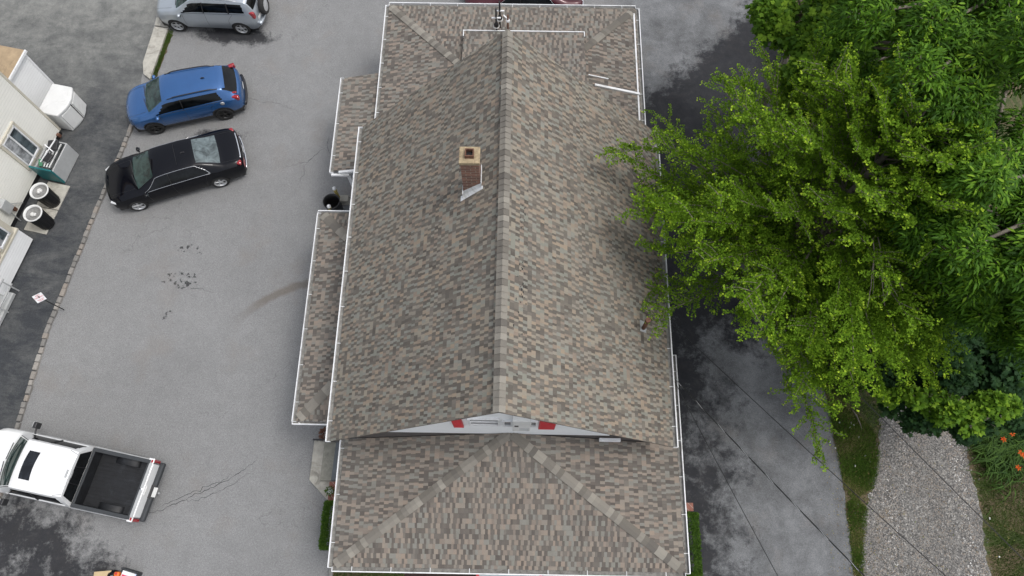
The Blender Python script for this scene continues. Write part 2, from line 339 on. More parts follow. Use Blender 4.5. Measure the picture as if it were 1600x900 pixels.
    t.set(Base_Color=c, Roughness=rough, Specular_IOR_Level=.16); t.bump(t.math('ADD', fine, agg), .5, .008)
    return t.m
M['asphalt'] = asphalt('weathered_asphalt', (.228, .23, .23), 'lot'); M['asphalt_d'] = asphalt('sealed_asphalt', (.046, .05, .056), 'drive')
def ground_mat():
    t = NT('soil_and_turf'); p = t.world(); n = t.noise(.9, p, 8, .7, .5); f = t.noise(14, p, 6, .8)
    c = t.ramp(n, [(.3, (.03, .045, .015)), (.45, (.05, .07, .018)), (.55, (.13, .1, .06)), (.7, (.075, .055, .038))])
    c = t.mix(1., c, t.ramp(f, [(.25, .6), (.75, 1.4)]), 'MULTIPLY'); t.set(Base_Color=c, Roughness=.95); t.bump(f, .7, .04); return t.m
M['ground'] = ground_mat()
def gravel_mat():
    t = NT('gravel_bed'); p = t.world(); v = t.node('ShaderNodeTexVoronoi', {'Vector': p, 'Scale': 26.}); cs = t.node('ShaderNodeSeparateColor', {0: v.outputs['Color']}).outputs
    c = t.ramp(cs[0], [(0, (.07, .068, .066)), (.4, (.15, .147, .14)), (.8, (.24, .23, .21)), (1, (.42, .41, .39))])
    n = t.noise(.8, t.node('ShaderNodeMapping', {'Vector': p, 'Scale': (1.6, .5, 1.)}).outputs[0], 6, .65, .6)
    c = t.mix(t.mapr(n, .42, .68, 0, .6), c, (.11, .105, .1)); c = t.mix(t.mapr(t.noise(1.1, p, 6, .6), .58, .7, 0, .6), c, (.2, .15, .09))
    t.set(Base_Color=c, Roughness=.95); t.bump(v.outputs['Distance'], -.8, .03); return t.m
M['gravel'] = gravel_mat()
def leaf_mat(name, stops, trans=.35, rough=.5, back=None):
    t = NT(name); r = t.node('ShaderNodeAttribute', attribute_name='rnd').outputs['Fac']; c = t.ramp(r, stops)
    t.set(Base_Color=c, Roughness=rough+.1, Specular_IOR_Level=.14)
    tr = t.node('ShaderNodeBsdfTranslucent', {0: t.mix(.5, c, (.12, .2, .02))}); mx = t.node('ShaderNodeMixShader', {0: trans, 1: t.b.outputs[0], 2: tr.outputs[0]})
    t.t.links.new(mx.outputs[0], t.n['Material Output'].inputs[0]); return t.m
M['ginkgo'] = leaf_mat('ginkgo_leaf', [(0, (.09, .16, .012)), (.45, (.15, .29, .018)), (.8, (.3, .48, .03)), (1, (.48, .66, .05))], .42)
M['hick'] = leaf_mat('long_leaf', [(0, (.022, .06, .007)), (.4, (.06, .15, .012)), (.7, (.14, .29, .02)), (1, (.3, .48, .04))], rough=.4)
M['maple'] = leaf_mat('maple_leaf', [(0, (.035, .09, .01)), (.5, (.11, .225, .017)), (1, (.27, .43, .035))])
M['maple_d'] = leaf_mat('dark_maple_leaf', [(0, (.01, .032, .011)), (.6, (.022, .06, .02)), (1, (.05, .11, .03))])
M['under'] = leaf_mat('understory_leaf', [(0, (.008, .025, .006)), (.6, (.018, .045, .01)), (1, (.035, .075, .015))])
M['hedge'] = leaf_mat('hedge_leaf', [(0, (.025, .07, .01)), (.6, (.06, .13, .015)), (1, (.11, .19, .03))])
M['grass'] = leaf_mat('grass_blade', [(0, (.035, .07, .012)), (.5, (.065, .125, .018)), (.85, (.1, .15, .03)), (1, (.2, .18, .08))], .25)
M['grass_dry'] = leaf_mat('verge_blade', [(0, (.06, .12, .018)), (.5, (.11, .2, .03)), (.78, (.2, .23, .07)), (1, (.38, .32, .16))], .25)
M['lily'] = leaf_mat('lily_leaf', [(0, (.022, .055, .01)), (1, (.06, .12, .018))], .2); M['petal'] = leaf_mat('orange_petal', [(0, (.55, .06, .01)), (1, (.7, .12, .02))], .3)
# ------------------------------------------------------------ ground, drives, kerbs
def ragged(pts, amp=.06, step=.25, closed=True, seed=1):
    r = random.Random(seed); out = []; n = len(pts)
    for i in range(n if closed else n-1):
        a = Vector(pts[i][:2]); b = Vector(pts[(i+1) % n][:2]); L = (b-a).length
        if L > 15: out.append(a); continue
        k = max(1, int(L/step)); nn = V(-(b-a).y, (b-a).x, 0).normalized()
        for j in range(k):
            p = a.lerp(b, j/k); o = r.uniform(-amp, amp); out.append(Vector((p.x+nn.x*o, p.y+nn.y*o)))
    return out
def sheet(name, pts, z, m, kind='structure', parent=None):
    mb = MB(); mb.add([V(p[0], p[1], z) for p in pts], [list(range(len(pts)))]); o = mb.build(name, m, parent); tag(o, kind=kind)
    bmx = bmesh.new(); bmx.from_mesh(o.data); bmesh.ops.triangulate(bmx, faces=bmx.faces); bmesh.ops.recalc_face_normals(bmx, faces=bmx.faces)
    if bmx.faces and sum(f.normal.z for f in bmx.faces) < 0: bmesh.ops.reverse_faces(bmx, faces=bmx.faces)
    bmx.to_mesh(o.data); bmx.free(); return o
sheet('ground', [(-150, -120), (150, -120), (150, 180), (-150, 180)], 0, M['ground'])
KL = [(-15.98, -8), (-15.93, 3.54), (-15.77, 6.77), (-15.12, 11.22), (-14.56, 14.7), (-14.46, 15.9)]
KTOP = [(-14.44, 16.2), (-14.62, 17.0), (-14.62, 19.4), (-14.4, 60)]
EDGE = [(10.6, 60), (10.45, 16), (10.3, 10), (10.12, 6.2), (10.2, 5.0), (10.38, 2.2), (10.32, -.4), (10.2, -4), (10.2, -30)]
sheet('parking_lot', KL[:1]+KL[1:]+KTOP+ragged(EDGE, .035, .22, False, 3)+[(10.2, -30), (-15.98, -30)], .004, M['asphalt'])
sheet('side_driveway', [(-70, -30), (-15.98, -30)]+KL+KTOP+[(-70, 60)], .004, M['asphalt_d'])
def crack(name, px, wd_, seed=1):
    r = random.Random(seed); P = [at(a, b, .0075) for a, b in px]; Q = []
    for a, b in zip(P, P[1:]):
        n = max(2, int((b-a).length/.09)); nn = V(-(b-a).y, (b-a).x, 0).normalized()
        for i in range(n): Q.append(a.lerp(b, i/n)+nn*r.gauss(0, .028))
    mb = MB(); vs = []; 
    for i, p in enumerate(Q):
        d = (Q[min(i+1, len(Q)-1)]-Q[max(i-1, 0)]).normalized(); nn = V(-d.y, d.x, 0); k = wd_*r.uniform(.35, 1.2)*min(1, .25+3*min(i, len(Q)-1-i)/len(Q)); vs += [p-nn*k, p+nn*k]
    mb.add(vs, [(2*i, 2*i+2, 2*i+3, 2*i+1) for i in range(len(Q)-1)]); o = mb.build(name, M['crack'], None); tag(o, kind='structure')
    if o.data.polygons[0].normal.z < 0: o.data.flip_normals()
M['crack'] = simple('crack_tar', (.045, .045, .046), .9, .2)
crack('asphalt_crack', [(222, 803), (250, 797), (285, 782), (320, 768), (352, 752), (378, 737), (408, 712)], .012, 1)
crack('asphalt_crack', [(240, 800), (262, 785), (292, 772), (322, 760), (345, 752), (372, 735)], .009, 2)
crack('asphalt_crack', [(285, 782), (310, 782), (338, 770), (360, 757), (398, 733)], .008, 3)
crack('asphalt_crack', [(292, 450), (312, 452), (338, 457)], .007, 4); crack('asphalt_crack', [(440, 262), (462, 256), (480, 254), (494, 240), (512, 228)], .009, 5); crack('asphalt_crack', [(478, 256), (474, 272), (466, 290)], .008, 6)
crack('asphalt_crack', [(514, 212), (511, 232), (516, 244)], .01, 7); crack('asphalt_crack', [(375, 150), (405, 158), (440, 163), (470, 178)], .006, 8)
# granite block kerb along the lot
kb = MB(); pts = [Vector((a, b, 0)) for a, b in KL[1:]] 
pts = [V(-15.96, 0, 0)]+pts; seg = []; 
for a, b in zip(pts, pts[1:]):
    L = (b-a).length; s = 0
    while s < L:
        l = random.uniform(.2, .3); m_ = a.lerp(b, min(1, (s+l/2)/L)); ang = atan2(b.y-a.y, b.x-a.x)
        wd = random.uniform(.13, .17); c = m_+V(random.uniform(-.015, .015)+.0, random.uniform(-.01, .01), .05)
        vs = []; h = random.uniform(.085, .115)
        kb.box(c, (l-.008, wd, h), ang+random.uniform(-.06, .06), taper=random.uniform(.84, .93)); s += l
tag(kb.build('kerb', M['stone'], None, .018), kind='structure')
slab = MB(); A = [at(247, 40, 0), at(271, 48, 0), at(240, 128, 0), at(226, 117, 0), at(224, 98, 0)]
slab.prism([(p.x, p.y) for p in [at(243, 44), at(264, 47), at(236, 126), at(226, 118), at(225, 100)]], .0, .11)
slab.prism([(p.x, p.y) for p in [at(246, 30), at(268, 30), at(264.5, 45), at(243.5, 42)]], .0, .105)
tag(slab.build('concrete_kerb', M['concrete'], None, .012), kind='structure')
# gravel drive, verges, lawn
GL = [at(1378, 640), at(1372, 700), at(1368, 740), at(1352, 800), at(1347, 850), at(1345, 900)]; GR = [at(1560, 1000), at(1545, 900), at(1530, 800), at(1512, 720), at(1505, 680), at(1500, 600)]
gp = [(12.1, 30), (11.95, 12)]+[(p.x, p.y) for p in GL]+[(10.5, -8)]+[(14.8, -8)]+[(p.x, p.y) for p in GR]+[(14.9, 12), (15.2, 30)]
sheet('gravel_drive', ragged(gp, .09, .16, True, 5), .008, M['gravel'])
def in_poly(x, y, poly):
    c = False; n = len(poly); j = n-1
    for i in range(n):
        xi, yi = poly[i][0], poly[i][1]; xj, yj = poly[j][0], poly[j][1]
        if (yi > y) != (yj > y) and x < (xj-xi)*(y-yi)/(yj-yi)+xi: c = not c
        j = i
    return c
# numpy scatter of small template meshes
def scatter(name, T, F, P, X, Y, Z, S, rnd, m, parent=None):
    T = np.asarray(T, float); P = np.asarray(P, float); n = len(P); k = len(T)
    S = np.asarray(S, float).reshape(n, 1, 1)
    vs = P[:, None, :] + S*(T[None, :, 0:1]*X[:, None, :] + T[None, :, 1:2]*Y[:, None, :] + T[None, :, 2:3]*Z[:, None, :])
    vs = vs.reshape(-1, 3); fl = len(F[0]); F = np.asarray(F, int); nf = len(F)
    idx = (F[None] + (np.arange(n)*k)[:, None, None]).reshape(-1)
    me = bpy.data.meshes.new(name); me.vertices.add(len(vs)); me.vertices.foreach_set('co', vs.ravel())
    me.loops.add(len(idx)); me.loops.foreach_set('vertex_index', idx); me.polygons.add(n*nf)
    me.polygons.foreach_set('loop_start', np.arange(n*nf)*fl); me.polygons.foreach_set('loop_total', np.full(n*nf, fl))
    a = me.attributes.new('rnd', 'FLOAT', 'FACE'); a.data.foreach_set('value', np.repeat(np.asarray(rnd, np.float32), nf))
    me.update(); me.validate(); return link_mesh(name, me, m, parent)
def frames(D, up=None, roll=None):
    D = D/np.linalg.norm(D, axis=1, keepdims=True); n = len(D)
    U = np.tile([0, 0, 1.], (n, 1)) if up is None else up
    U = U + rng.normal(0, .25 if roll is None else roll, (n, 3))
    Y = np.cross(U, D); Y /= np.linalg.norm(Y, axis=1, keepdims=True)+1e-9; Z = np.cross(D, Y); return D, Y, Z
OCT = [(-1, -.7, 0), (1, -.6, 0), (.8, .8, 0), (-.7, .9, 0), (-.3, 0, .7), (.5, .1, .65)]; OF = [(0, 1, 5, 4), (1, 2, 5, 5), (2, 3, 4, 5), (3, 0, 4, 4)]
OF3 = [(0, 1, 4), (1, 5, 4), (1, 2, 5), (2, 3, 5), (3, 4, 5), (3, 0, 4)]
def stones(name, n, region, size, m, z=.01):
    P = []
    while len(P) < n:
        q = region()
        if q is not None: P.append((q[0], q[1], z))
    P = np.array(P); D = rng.normal(0, 1, (n, 3)); D[:, 2] *= .15
    D, Y, Z = frames(D); track = .5+.5*np.sin((P[:, 0]-.12*P[:, 1])*3.3+np.sin(P[:, 1]*.9)*.7)
    return scatter(name, OCT, OF3, P, D, Y, Z, rng.uniform(size[0], size[1], n)*(.85+.2*track), np.clip(rng.random(n)**1.3*(.8+.25*track)*(1-.35*np.exp(-((P[:, 0]-12.0-.06*P[:, 1]-.12*np.sin(P[:, 1]*1.3))/.22)**2)-.3*np.exp(-((P[:, 0]-13.5-.03*P[:, 1]-.15*np.sin(P[:, 1]))/.2)**2)), 0, 1), m)
def rg():
    x = random.uniform(9.9, 15.4); y = random.uniform(-1.2, 7)
    rut = math.exp(-((x-12.05-.06*y-.12*sin(y*1.3))/.2)**2)+math.exp(-((x-13.55-.03*y-.15*sin(y))/.22)**2)+.8*math.exp(-((x-12.6)**2+(y-1.4)**2)/.25)
    if rut*.75 > random.random(): return None
    if in_poly(x, y, gp): return x, y
    # spill past the edges
    if random.random() < .12 and in_poly(x+random.gauss(0, .16), y, gp): return x, y
tag(stones('gravel', 26000, rg, (.008, .027), M['gravel_stone']), kind='stuff')
BLADE = [(-.1, 0, 0), (.1, 0, 0), (.05, .25, .55), (0, .75, 1.)]; BF = [(0, 1, 2), (0, 2, 3)]
def blades(name, n, region, size, m, z=0.0):
    P = []
    while len(P) < n:
        q = region()
        if q is not None: P.append((q[0], q[1], z))
    P = np.array(P); a = rng.uniform(0, 2*pi, n); X = np.stack([np.cos(a), np.sin(a), 0*a], 1); Y = np.stack([-np.sin(a), np.cos(a), 0*a], 1); Z = np.tile([0, 0, 1.], (n, 1))
    nz = np.sin(P[:, 0]*3.1+np.cos(P[:, 1]*2.3)*2)*.5+np.sin(P[:, 1]*4.7+P[:, 0])*.3
    r = np.clip(rng.random(n)*.6+.2+nz*.35, 0, 1); return tag(scatter(name, BLADE, BF, P, X, Y, Z, rng.uniform(*size, n), r, m), kind='stuff')
def lotx(y):  # right edge of the asphalt
    e = EDGE[::-1]
    for a, b in zip(e, e[1:]):
        if a[1] <= y <= b[1]: return a[0]+(b[0]-a[0])*(y-a[1])/(b[1]-a[1])
    return 10.3
def rv():
    x = random.uniform(9.9, 12.4); y = random.uniform(-1, 8.5)
    e = lotx(y)+random.uniform(-.05, .1)
    bare = sin(x*2.7+1)+sin(y*1.9+x)+sin(y*4.3)*.5
    if x > e and not in_poly(x-random.uniform(0, .1), y, gp) and (bare < .55 or random.random() < .14): return x, y
blades('verge_grass', 42000, rv, (.04, .1), M['grass_dry'])
def rl():
    x = random.uniform(14.2, 17.5); y = random.uniform(-1.2, 7)
    if not in_poly(x-random.uniform(0, .25), y, gp): return x, y
blades('lawn_grass', 80000, rl, (.03, .06), M['grass'])
def rs():
    t = random.random(); a = at(264, 48).lerp(at(236, 128), t); return a.x+random.uniform(0, .2)*(1-.3*t), a.y+random.uniform(-.1, .1)
blades('kerbside_grass', 2600, rs, (.03, .07), M['grass'], .004)
sheet('weed_strip_soil', ragged([(p.x, p.y) for p in [at(263, 50), at(270, 55), at(256, 92), at(242, 129), at(236, 127)]], .04, .15, True, 8), .008, M['ground'])
# front lawn, mulch bed and walk under the front eave
sheet('front_lawn', [(-5.35, -6), (-5.35, .35), (-5.1, .35), (-3.2, -.1), (-3.2, -6)], .012, M['ground'])
blades('front_grass', 22000, lambda: (random.uniform(-5.33, -3.2), random.uniform(-1.4, .9)), (.03, .055), M['hedge'], .012)
t_ = simple('dark_mulch', (.035, .02, .016), .95, .5, 30, bump=.6); sheet('mulch_bed', [(-3.2, -6), (-3.2, .3), (-1.05, .3), (-1.05, -6)], .012, t_)
sheet('mulch_bed_right', [(.95, -6), (.95, .3), (5.1, .3), (5.1, -6)], .012, t_)
M['walk'] = simple('pale_walk_paint', (.36, .4, .42), .7, .08)
wk = MB(); wk.prism([(-.95, -6), (.85, -6), (.85, .05), (-.95, .05)], 0, .09); tag(wk.build('front_walk', M['walk']), kind='structure')
for xx in (-.995, .895):
    e_ = MB(); e_.prism([(xx-.045, -6), (xx+.045, -6), (xx+.045, .05), (xx-.045, .05)], 0, .12); tag(e_.build('walk_edging', M['red']), kind='structure')
ke = MB(); ke.prism([(-5.47, -6), (-5.35, -6), (-5.35, .15), (-5.47, .15)], 0, .1); tag(ke.build('lawn_edging', M['concrete2'], None, .01), kind='structure')

# ------------------------------------------------------------ the house
HO = V(-.3, 7.5, 0)
house = thing('house', 'long house with brown-grey shingle roofs, white gutters and a small brick chimney, filling the middle', 'house', HO)
def hm(): return MB(HO)
XL, XR, XM, YF, YB, ZR, ZE = -4.689, 4.109, -.287, 2.6555, 12.067, 8.983, 4.6
def roof_face(mb, pts, e, th=.045):
    pts = [Vector(p) for p in pts]; n = V(0, 0, 0)
    for i in range(len(pts)): n += (pts[i]-pts[0]).cross(pts[(i+1) % len(pts)]-pts[0])
    n.normalize()
    if n.z < 0: pts = pts[::-1]; n = -n
    e = Vector(e).normalized(); s = n.cross(e)
    if s.z < 0: s = -s
    k = len(pts); fi = len(mb.f); mb.add(pts+[p-n*th for p in pts], [list(range(k)), list(range(k, 2*k))[::-1]]+[((i+1) % k, i, k+i, k+(i+1) % k) for i in range(k)])
    mb.uv[fi] = [(p.dot(e)+50, p.dot(s)+50) for p in pts]
def caps(mb, a, b, na, nb, w=.15, step=.14, lift=.012):
    # overlapping folded cap shingles running from a (low) to b (high); na, nb = downslope directions either side
    a = Vector(a); b = Vector(b); L = (b-a).length; d = (b-a)/L; n = int(L/step); up = V(0, 0, 1); r = .3; hold = 0
    na = Vector(na).normalized(); nb = Vector(nb).normalized()
    def side(nv):
        v = d.cross(nv).normalized(); return v if v.z < 0 else -v
    na = side(na); nb = side(nb)
    for i in range(n):
        if hold <= 0: r = random.random(); hold = random.choice((1, 1, 1, 2))
        hold -= 1
        p = a+d*(i*step-.01); q = p+d*(step+.05)
        h0 = up*(lift+.014); h1 = up*(lift-.002)
        vs = [p+na*w+h0, p+h0*1.3, p+nb*w+h0, q+nb*w+h1, q+h1, q+na*w+h1]
        vs += [x-up*.02 for x in vs[:3]]
        mb.add(vs, [(0, 1, 4, 5), (1, 2, 3, 4), (6, 7, 1, 0), (7, 8, 2, 1)], min(1, max(0, r+random.uniform(-.05, .05))))
def gutter(a, b, out, name='gutter', w=.115, hang=True, m='white'):
    a = Vector(a); b = Vector(b); out = Vector(out); z = V(0, 0, 1); mb = hm()
    mb.bar(a+out*(w)-z*.03, b+out*(w)-z*.03, .028, .1); mb.bar(a+out*w*.5-z*.092, b+out*w*.5-z*.092, w-.02, .012)
    for p in (a, b): d = (b-a).normalized()*.006; mb.bar(p+out*.004-z*.035-d, p+out*(w+.01)-z*.035-d, .012, .1)
    L = (b-a).length; k = max(2, int(L/.95))
    if hang:
        for i in range(k): p = a.lerp(b, (i+.5)/k); mb.bar(p-out*.01+z*.012, p+out*(w-.01)+z*.012, .014, .006)
    o = mb.build(name, M[m], house)
    tb = hm(); tb.bar(a+out*w*.45-z*.072, b+out*w*.45-z*.072, w*.86, .012); tb.build('gutter_trough', M['gutter_in'], o)
    return o
r = hm(); roof_face(r, [(XL, YF, ZE), (XM, YF, ZR), (XM, YB, ZR), (XL, YB, ZE)], (0, 1, 0)); roof_face(r, [(XR, YF, ZE), (XM, YF, ZR), (XM, YB, ZR), (XR, YB, ZE)], (0, 1, 0))
main_roof = r.build('main_roof', M['shingle'], house)
r = hm(); caps(r, (XM, YF, ZR), (XM, YB, ZR), (-.62, 0, 1), (.62, 0, 1), .15, .15, .05); r.build('ridge_cap', M['cap'], main_roof)
gutter((XL, YF+.0, ZE), (XL, YB-.02, ZE), (-1, 0, 0)); gutter((XR, YF, ZE), (XR, YB-.02, ZE), (1, 0, 0))
# gable wall panel with its fittings
def at_y(px, py, y):
    d = _F*_f + _R*(px-800) - _U*(py-450); t = y/d.y; return V(d.x*t, y, CAM_H+d.z*t)
GY = 2.95
g = hm(); zt = lambda x: ZR-.995*abs(x-XM)-.06
g.add([V(x, y, z) for y in (GY, GY+.05) for x, z in ((-3.9, 4.4), (2.5, 4.4), (2.5, zt(2.5)), (XM, zt(XM)), (-3.9, zt(-3.9)))], [(0, 1, 2, 3, 4), (9, 8, 7, 6, 5), (0, 5, 6, 1), (1, 6, 7, 2), (2, 7, 8, 3), (3, 8, 9, 4), (4, 9, 5, 0)])
gw = g.build('gable_wall', M['wall_white'], house)
g = hm(); g.box((-.3, GY+.03, 3.8), (8.1, .04, 1.2)); g.build('gable_shadow_strip', M['brown_shadow'], house)  # dark strip below the white cladding, shadow line painted as colour
g = hm(); p0 = at_y(940, 683, GY-.12); p1 = at_y(972, 690, GY-.12)
g.box(((p0.x+p1.x)/2, GY-.07, 4.12), (p1.x-p0.x-.06, .09, .12)); g.build('eave_return', M['siding_h'], house, .01)
def shutter(pa, pb):
    a = at_y(pa[0], pa[1], GY-.04); b = at_y(pb[0], pb[1], GY-.04); m_ = hm()
    m_.box(((a.x+b.x)/2, GY-.035, (a.z+b.z)/2), (abs(b.x-a.x), .04, abs(a.z-b.z)))
    for k in range(9): m_.box(((a.x+b.x)/2, GY-.058, min(a.z, b.z)+abs(a.z-b.z)*(k+.5)/9), (abs(b.x-a.x)-.06, .012, .02))
    m_.build('shutter', M['red'], gw)
shutter((703, 653), (725, 667.5)); shutter((844, 656), (866, 670.5))
def win(pa, pb, name, bars=0, gm='win'):
    a = at_y(pa[0], pa[1], GY-.02); b = at_y(pb[0], pb[1], GY-.02); x0, x1, z0, z1 = a.x, b.x, b.z, a.z; m_ = hm(); t = .05
    for c, d in ((((x0+x1)/2, GY-.02, z0), (x1-x0+t, .06, t)), (((x0+x1)/2, GY-.02, z1), (x1-x0+t, .06, t)), ((x0, GY-.02, (z0+z1)/2), (t, .058, z1-z0)), ((x1, GY-.02, (z0+z1)/2), (t, .058, z1-z0))): m_.box(c, d)
    for k in range(bars): m_.box(((x0+x1)/2, GY-.015, z0+(z1-z0)*(k+1)/(bars+1)), (x1-x0, .05, .055))
    o = m_.build(name, M['white'], gw); q = hm(); q.box(((x0+x1)/2, GY-.004, (z0+z1)/2), (x1-x0, .006, z1-z0)); q.build('pane', M[gm], o); return o
win((731.5, 654), (780, 664), 'window', 1, 'glass'); win((786.5, 657.5), (799.5, 665), 'small_window', 0, 'glass'); win((829, 658), (838, 665.5), 'small_window', 0, 'glass')
a = at_y(801, 658.5, GY-.16); b = at_y(828, 674, GY-.16); g = hm(); g.box(((a.x+b.x)/2, GY-.08, (a.z+b.z)/2), (b.x-a.x, .16, a.z-b.z))
ac = g.build('air_conditioner', M['plastic_w'], gw, .015); g = hm(); g.box((a.x+.09, GY-.166, (a.z+b.z)/2+.05), (.09, .012, .12)); g.build('vent_grille', M['dark'], ac)
g = hm()
for k in range(7): g.box(((a.x+b.x)/2+.06, GY-.164, b.z+.08+k*.06), ((b.x-a.x)*.55, .008, .012))
g.build('grille_slats', M['plastic_g'], ac)
# front lower roof
AP = V(-.08, 2.94, 4.6); FL = V(-4.671, -.36, 3.1); FR = V(4.556, -.36, 3.1)
def zr(x): return 3.1+(4.556-x)*(1.5/4.636)
r = hm(); roof_face(r, [FL, FR, AP], (1, 0, 0)); roof_face(r, [FL, AP, (-4.671, 2.94, 3.1)], (0, 1, 0)); roof_face(r, [FR, (4.556, 5.55, 3.1), (3.77, 5.55, zr(3.77)), (3.77, 2.94, zr(3.77)), AP], (0, 1, 0))
fr = r.build('front_roof', M['shingle2'], house)
r = hm(); caps(r, FL+V(.07, .05, .03), AP, (-.3235, 0, 1), (0, -.4545, 1), .13, .15, .016); r.build('hip_cap', M['cap'], fr); r = hm(); caps(r, FR+V(-.07, .05, .03), AP+V(.0, 0, .012), (.3235, 0, 1), (0, -.4545, 1), .13, .15, .016); r.build('hip_cap', M['cap'], fr)
gutter(FL, FR, (0, -1, 0)); gutter(FL+V(0, -.02, 0), (-4.671, 3.3, 3.1), (-1, 0, 0)); gutter(FR+V(0, -.02, 0), (4.556, 5.5, 3.1), (1, 0, 0))
# back lower roof with its raised shed roof
BL_, BR_, BA = V(-4.582, 18.003, 3.1), V(4.059, 18.003, 3.1), V(-.26, 13, 4.4)
r = hm(); roof_face(r, [BL_, BR_, BA], (1, 0, 0)); roof_face(r, [BL_, BA, (-.26, 11.95, 4.4), (-4.582, 11.95, 3.1)], (0, 1, 0)); roof_face(r, [BR_, BA, (-.26, 11.95, 4.4), (4.059, 11.95, 3.1)], (0, 1, 0))
br = r.build('back_roof', M['shingle2'], house)
r = hm(); caps(r, BL_+V(.08, -.1, .03), BA, (-.301, 0, 1), (0, .26, 1), .13, .15, .016); r.build('hip_cap', M['cap'], br); r = hm(); caps(r, BR_+V(-.08, -.1, .03), BA, (.301, 0, 1), (0, .26, 1), .13, .15, .016); r.build('hip_cap', M['cap'], br)
S0, S1 = at(725.5, 47.5, 3.78), at(912, 52.5, 3.78); ys = (S0.y+S1.y)/2
r = hm(); roof_face(r, [(S0.x, ys, 3.78), (S1.x, ys, 3.78), (S1.x, 12.0, 3.78+.27*(ys-12)), (S0.x, 12.0, 3.78+.27*(ys-12))], (1, 0, 0), .05)
sh = r.build('shed_roof', M['shingle2'], house)
r = hm(); r.box(((S0.x+S1.x)/2, ys+.018, 3.765), (S1.x-S0.x+.04, .03, .1)); r.box((S0.x-.02, ys-.1, 3.775), (.03, .26, .09)); r.box((S1.x+.02, ys-.08, 3.775), (.03, .2, .09)); r.build('drip_edge', M['white'], sh)
r = hm(); r.box(((S0.x+S1.x)/2, (ys+12)/2-.1, 3.6+.13*(ys-12)), (S1.x-S0.x-.12, ys-12-.3, .25), M=Matrix.Rotation(-atan2(.27, 1), 3, 'X')); r.build('shed_wall', M['cap'], sh)
gutter(BL_, BR_, (0, 1, 0)); gutter((-4.582, 12.1, 3.1), BL_, (-1, 0, 0)); gutter((4.059, 11.9, 3.1), BR_, (1, 0, 0))
def zb(x): return 3.1+(4.059-x)*(1.3/4.319)
r = hm(); a = at(929, 139, zb(2.45)); b = at(997, 142, 3.14); r.bar((a.x, (a.y+b.y)/2, zb(a.x)+.03), (4.02, (a.y+b.y)/2, zb(4.02)+.03), .075, .09); r.build('rake_board', M['white'], br)
r = hm(); a = at(919, 118, zb(2.3)); b = at(950, 117.5, zb(2.9)); r.bar((a.x, a.y, zb(a.x)+.02), (b.x, a.y, zb(b.x)+.02), .03, .06); r.build('rake_board', M['white'], br)
r = hm(); r.bar((3.98, 13.4, zb(3.98)+.02), (3.98, 17.75, zb(3.98)+.02), .05, .03); r.build('drip_edge', M['white'], br)
# left porch roofs
PZ = 2.8; P0, P1 = V(-6.17, 3.46, PZ), V(-6.17, 10.03, PZ); ps = .34; zi = PZ+ps*(6.17-4.36)
r = hm(); roof_face(r, [P0, P1, (-4.36, 10.03-1.81, zi), (-4.36, 3.46+1.81, zi)], (0, 1, 0)); roof_face(r, [P1, (-4.36, 10.03, PZ), (-4.36, 10.03-1.81, zi)], (1, 0, 0)); roof_face(r, [P0, (-4.36, 3.46, PZ), (-4.36, 3.46+1.81, zi)], (1, 0, 0))
pr_ = r.build('side_porch_roof', M['shingle2'], house)
r = hm(); caps(r, P1+V(.08, -.08, .03), (-4.36, 8.22, zi), (-.34, 0, 1), (0, .34, 1), .15, .17, .014); r.build('hip_cap', M['cap'], pr_); r = hm(); caps(r, P0+V(.08, .08, .03), (-4.36, 5.27, zi), (-.34, 0, 1), (0, -.34, 1), .15, .17, .014); r.build('hip_cap', M['cap'], pr_)
gutter(P0, P1, (-1, 0, 0)); gutter(P1+V(-.1, 0, 0), (-4.5, 10.03, PZ), (0, 1, 0), w=.08, hang=False); gutter(P0+V(-.1, 0, 0), (-4.5, 3.46, PZ), (0, -1, 0), w=.08, hang=False)
U0, U1 = at(521, 267, 2.7), at(538, 122, 2.7); ux = (U0.x+U1.x)/2
r = hm(); roof_face(r, [(ux, U0.y, 2.7), (ux, U1.y, 2.7), (-4.36, U1.y+.1, 2.98), (-4.36, U0.y+.05, 2.98)], (0, 1, 0)); ur = r.build('entry_roof', M['shingle2'], house)
gutter((ux, U0.y-.05, 2.7), (ux, U1.y, 2.7), (-1, 0, 0))
r = hm(); r.bar((ux+.18, U0.y-.03, 2.66), (-4.5, U0.y-.0, 2.9), .09, .1); r.bar((ux-.08, U0.y-.1, 2.6), (ux+.5, U0.y-.1, 2.6), .07, .08); r.build('fascia_board', M['white'], ur)
q = at(541, 268, 2.6); r = hm()
for dx, dy in ((0, 0), (.22, .1)): r.box((q.x+.05+dx, q.y-.02-dy, 1.3), (.11, .11, 2.56))
r.build('porch_post', M['white'], house)
# walls under the roofs
r = hm(); r.box((-.08, 1.45, 1.6), (8.5, 2.98, 3.14)); r.box((-.3, 7.35, 2.3), (8.1, 8.75, 4.56)); r.box((-.26, 14.7, 1.55), (7.9, 5.8, 3.06)); r.box((-5.1, 6.75, 1.4), (1.46, 5.6, 2.76))
r.add([V(x, y, z) for y in (11.55, 11.7) for x, z in ((-4.3, 4.5), (3.7, 4.5), (XM, 8.5))], [(0, 1, 2), (5, 4, 3), (0, 3, 4, 1), (1, 4, 5, 2), (2, 5, 3, 0)]); r.build('wall', M['siding_h'], house)
def downspout(a, b, c):
    r = hm(); r.bar(a, b, .07, .06); r.bar(b, c, .07, .06); r.build('downspout', M['white'], house)
downspout((-4.76, 3.0, 4.5), (-4.42, 3.25, 4.1), (-4.42, 3.25, .2)); downspout((-6.1, 3.4, 2.72), (-5.9, 3.75, 2.45), (-5.9, 3.78, .1)); downspout((XR+.05, 11.8, 4.5), (3.82, 11.9, 4.2), (3.82, 11.9, 3.3))
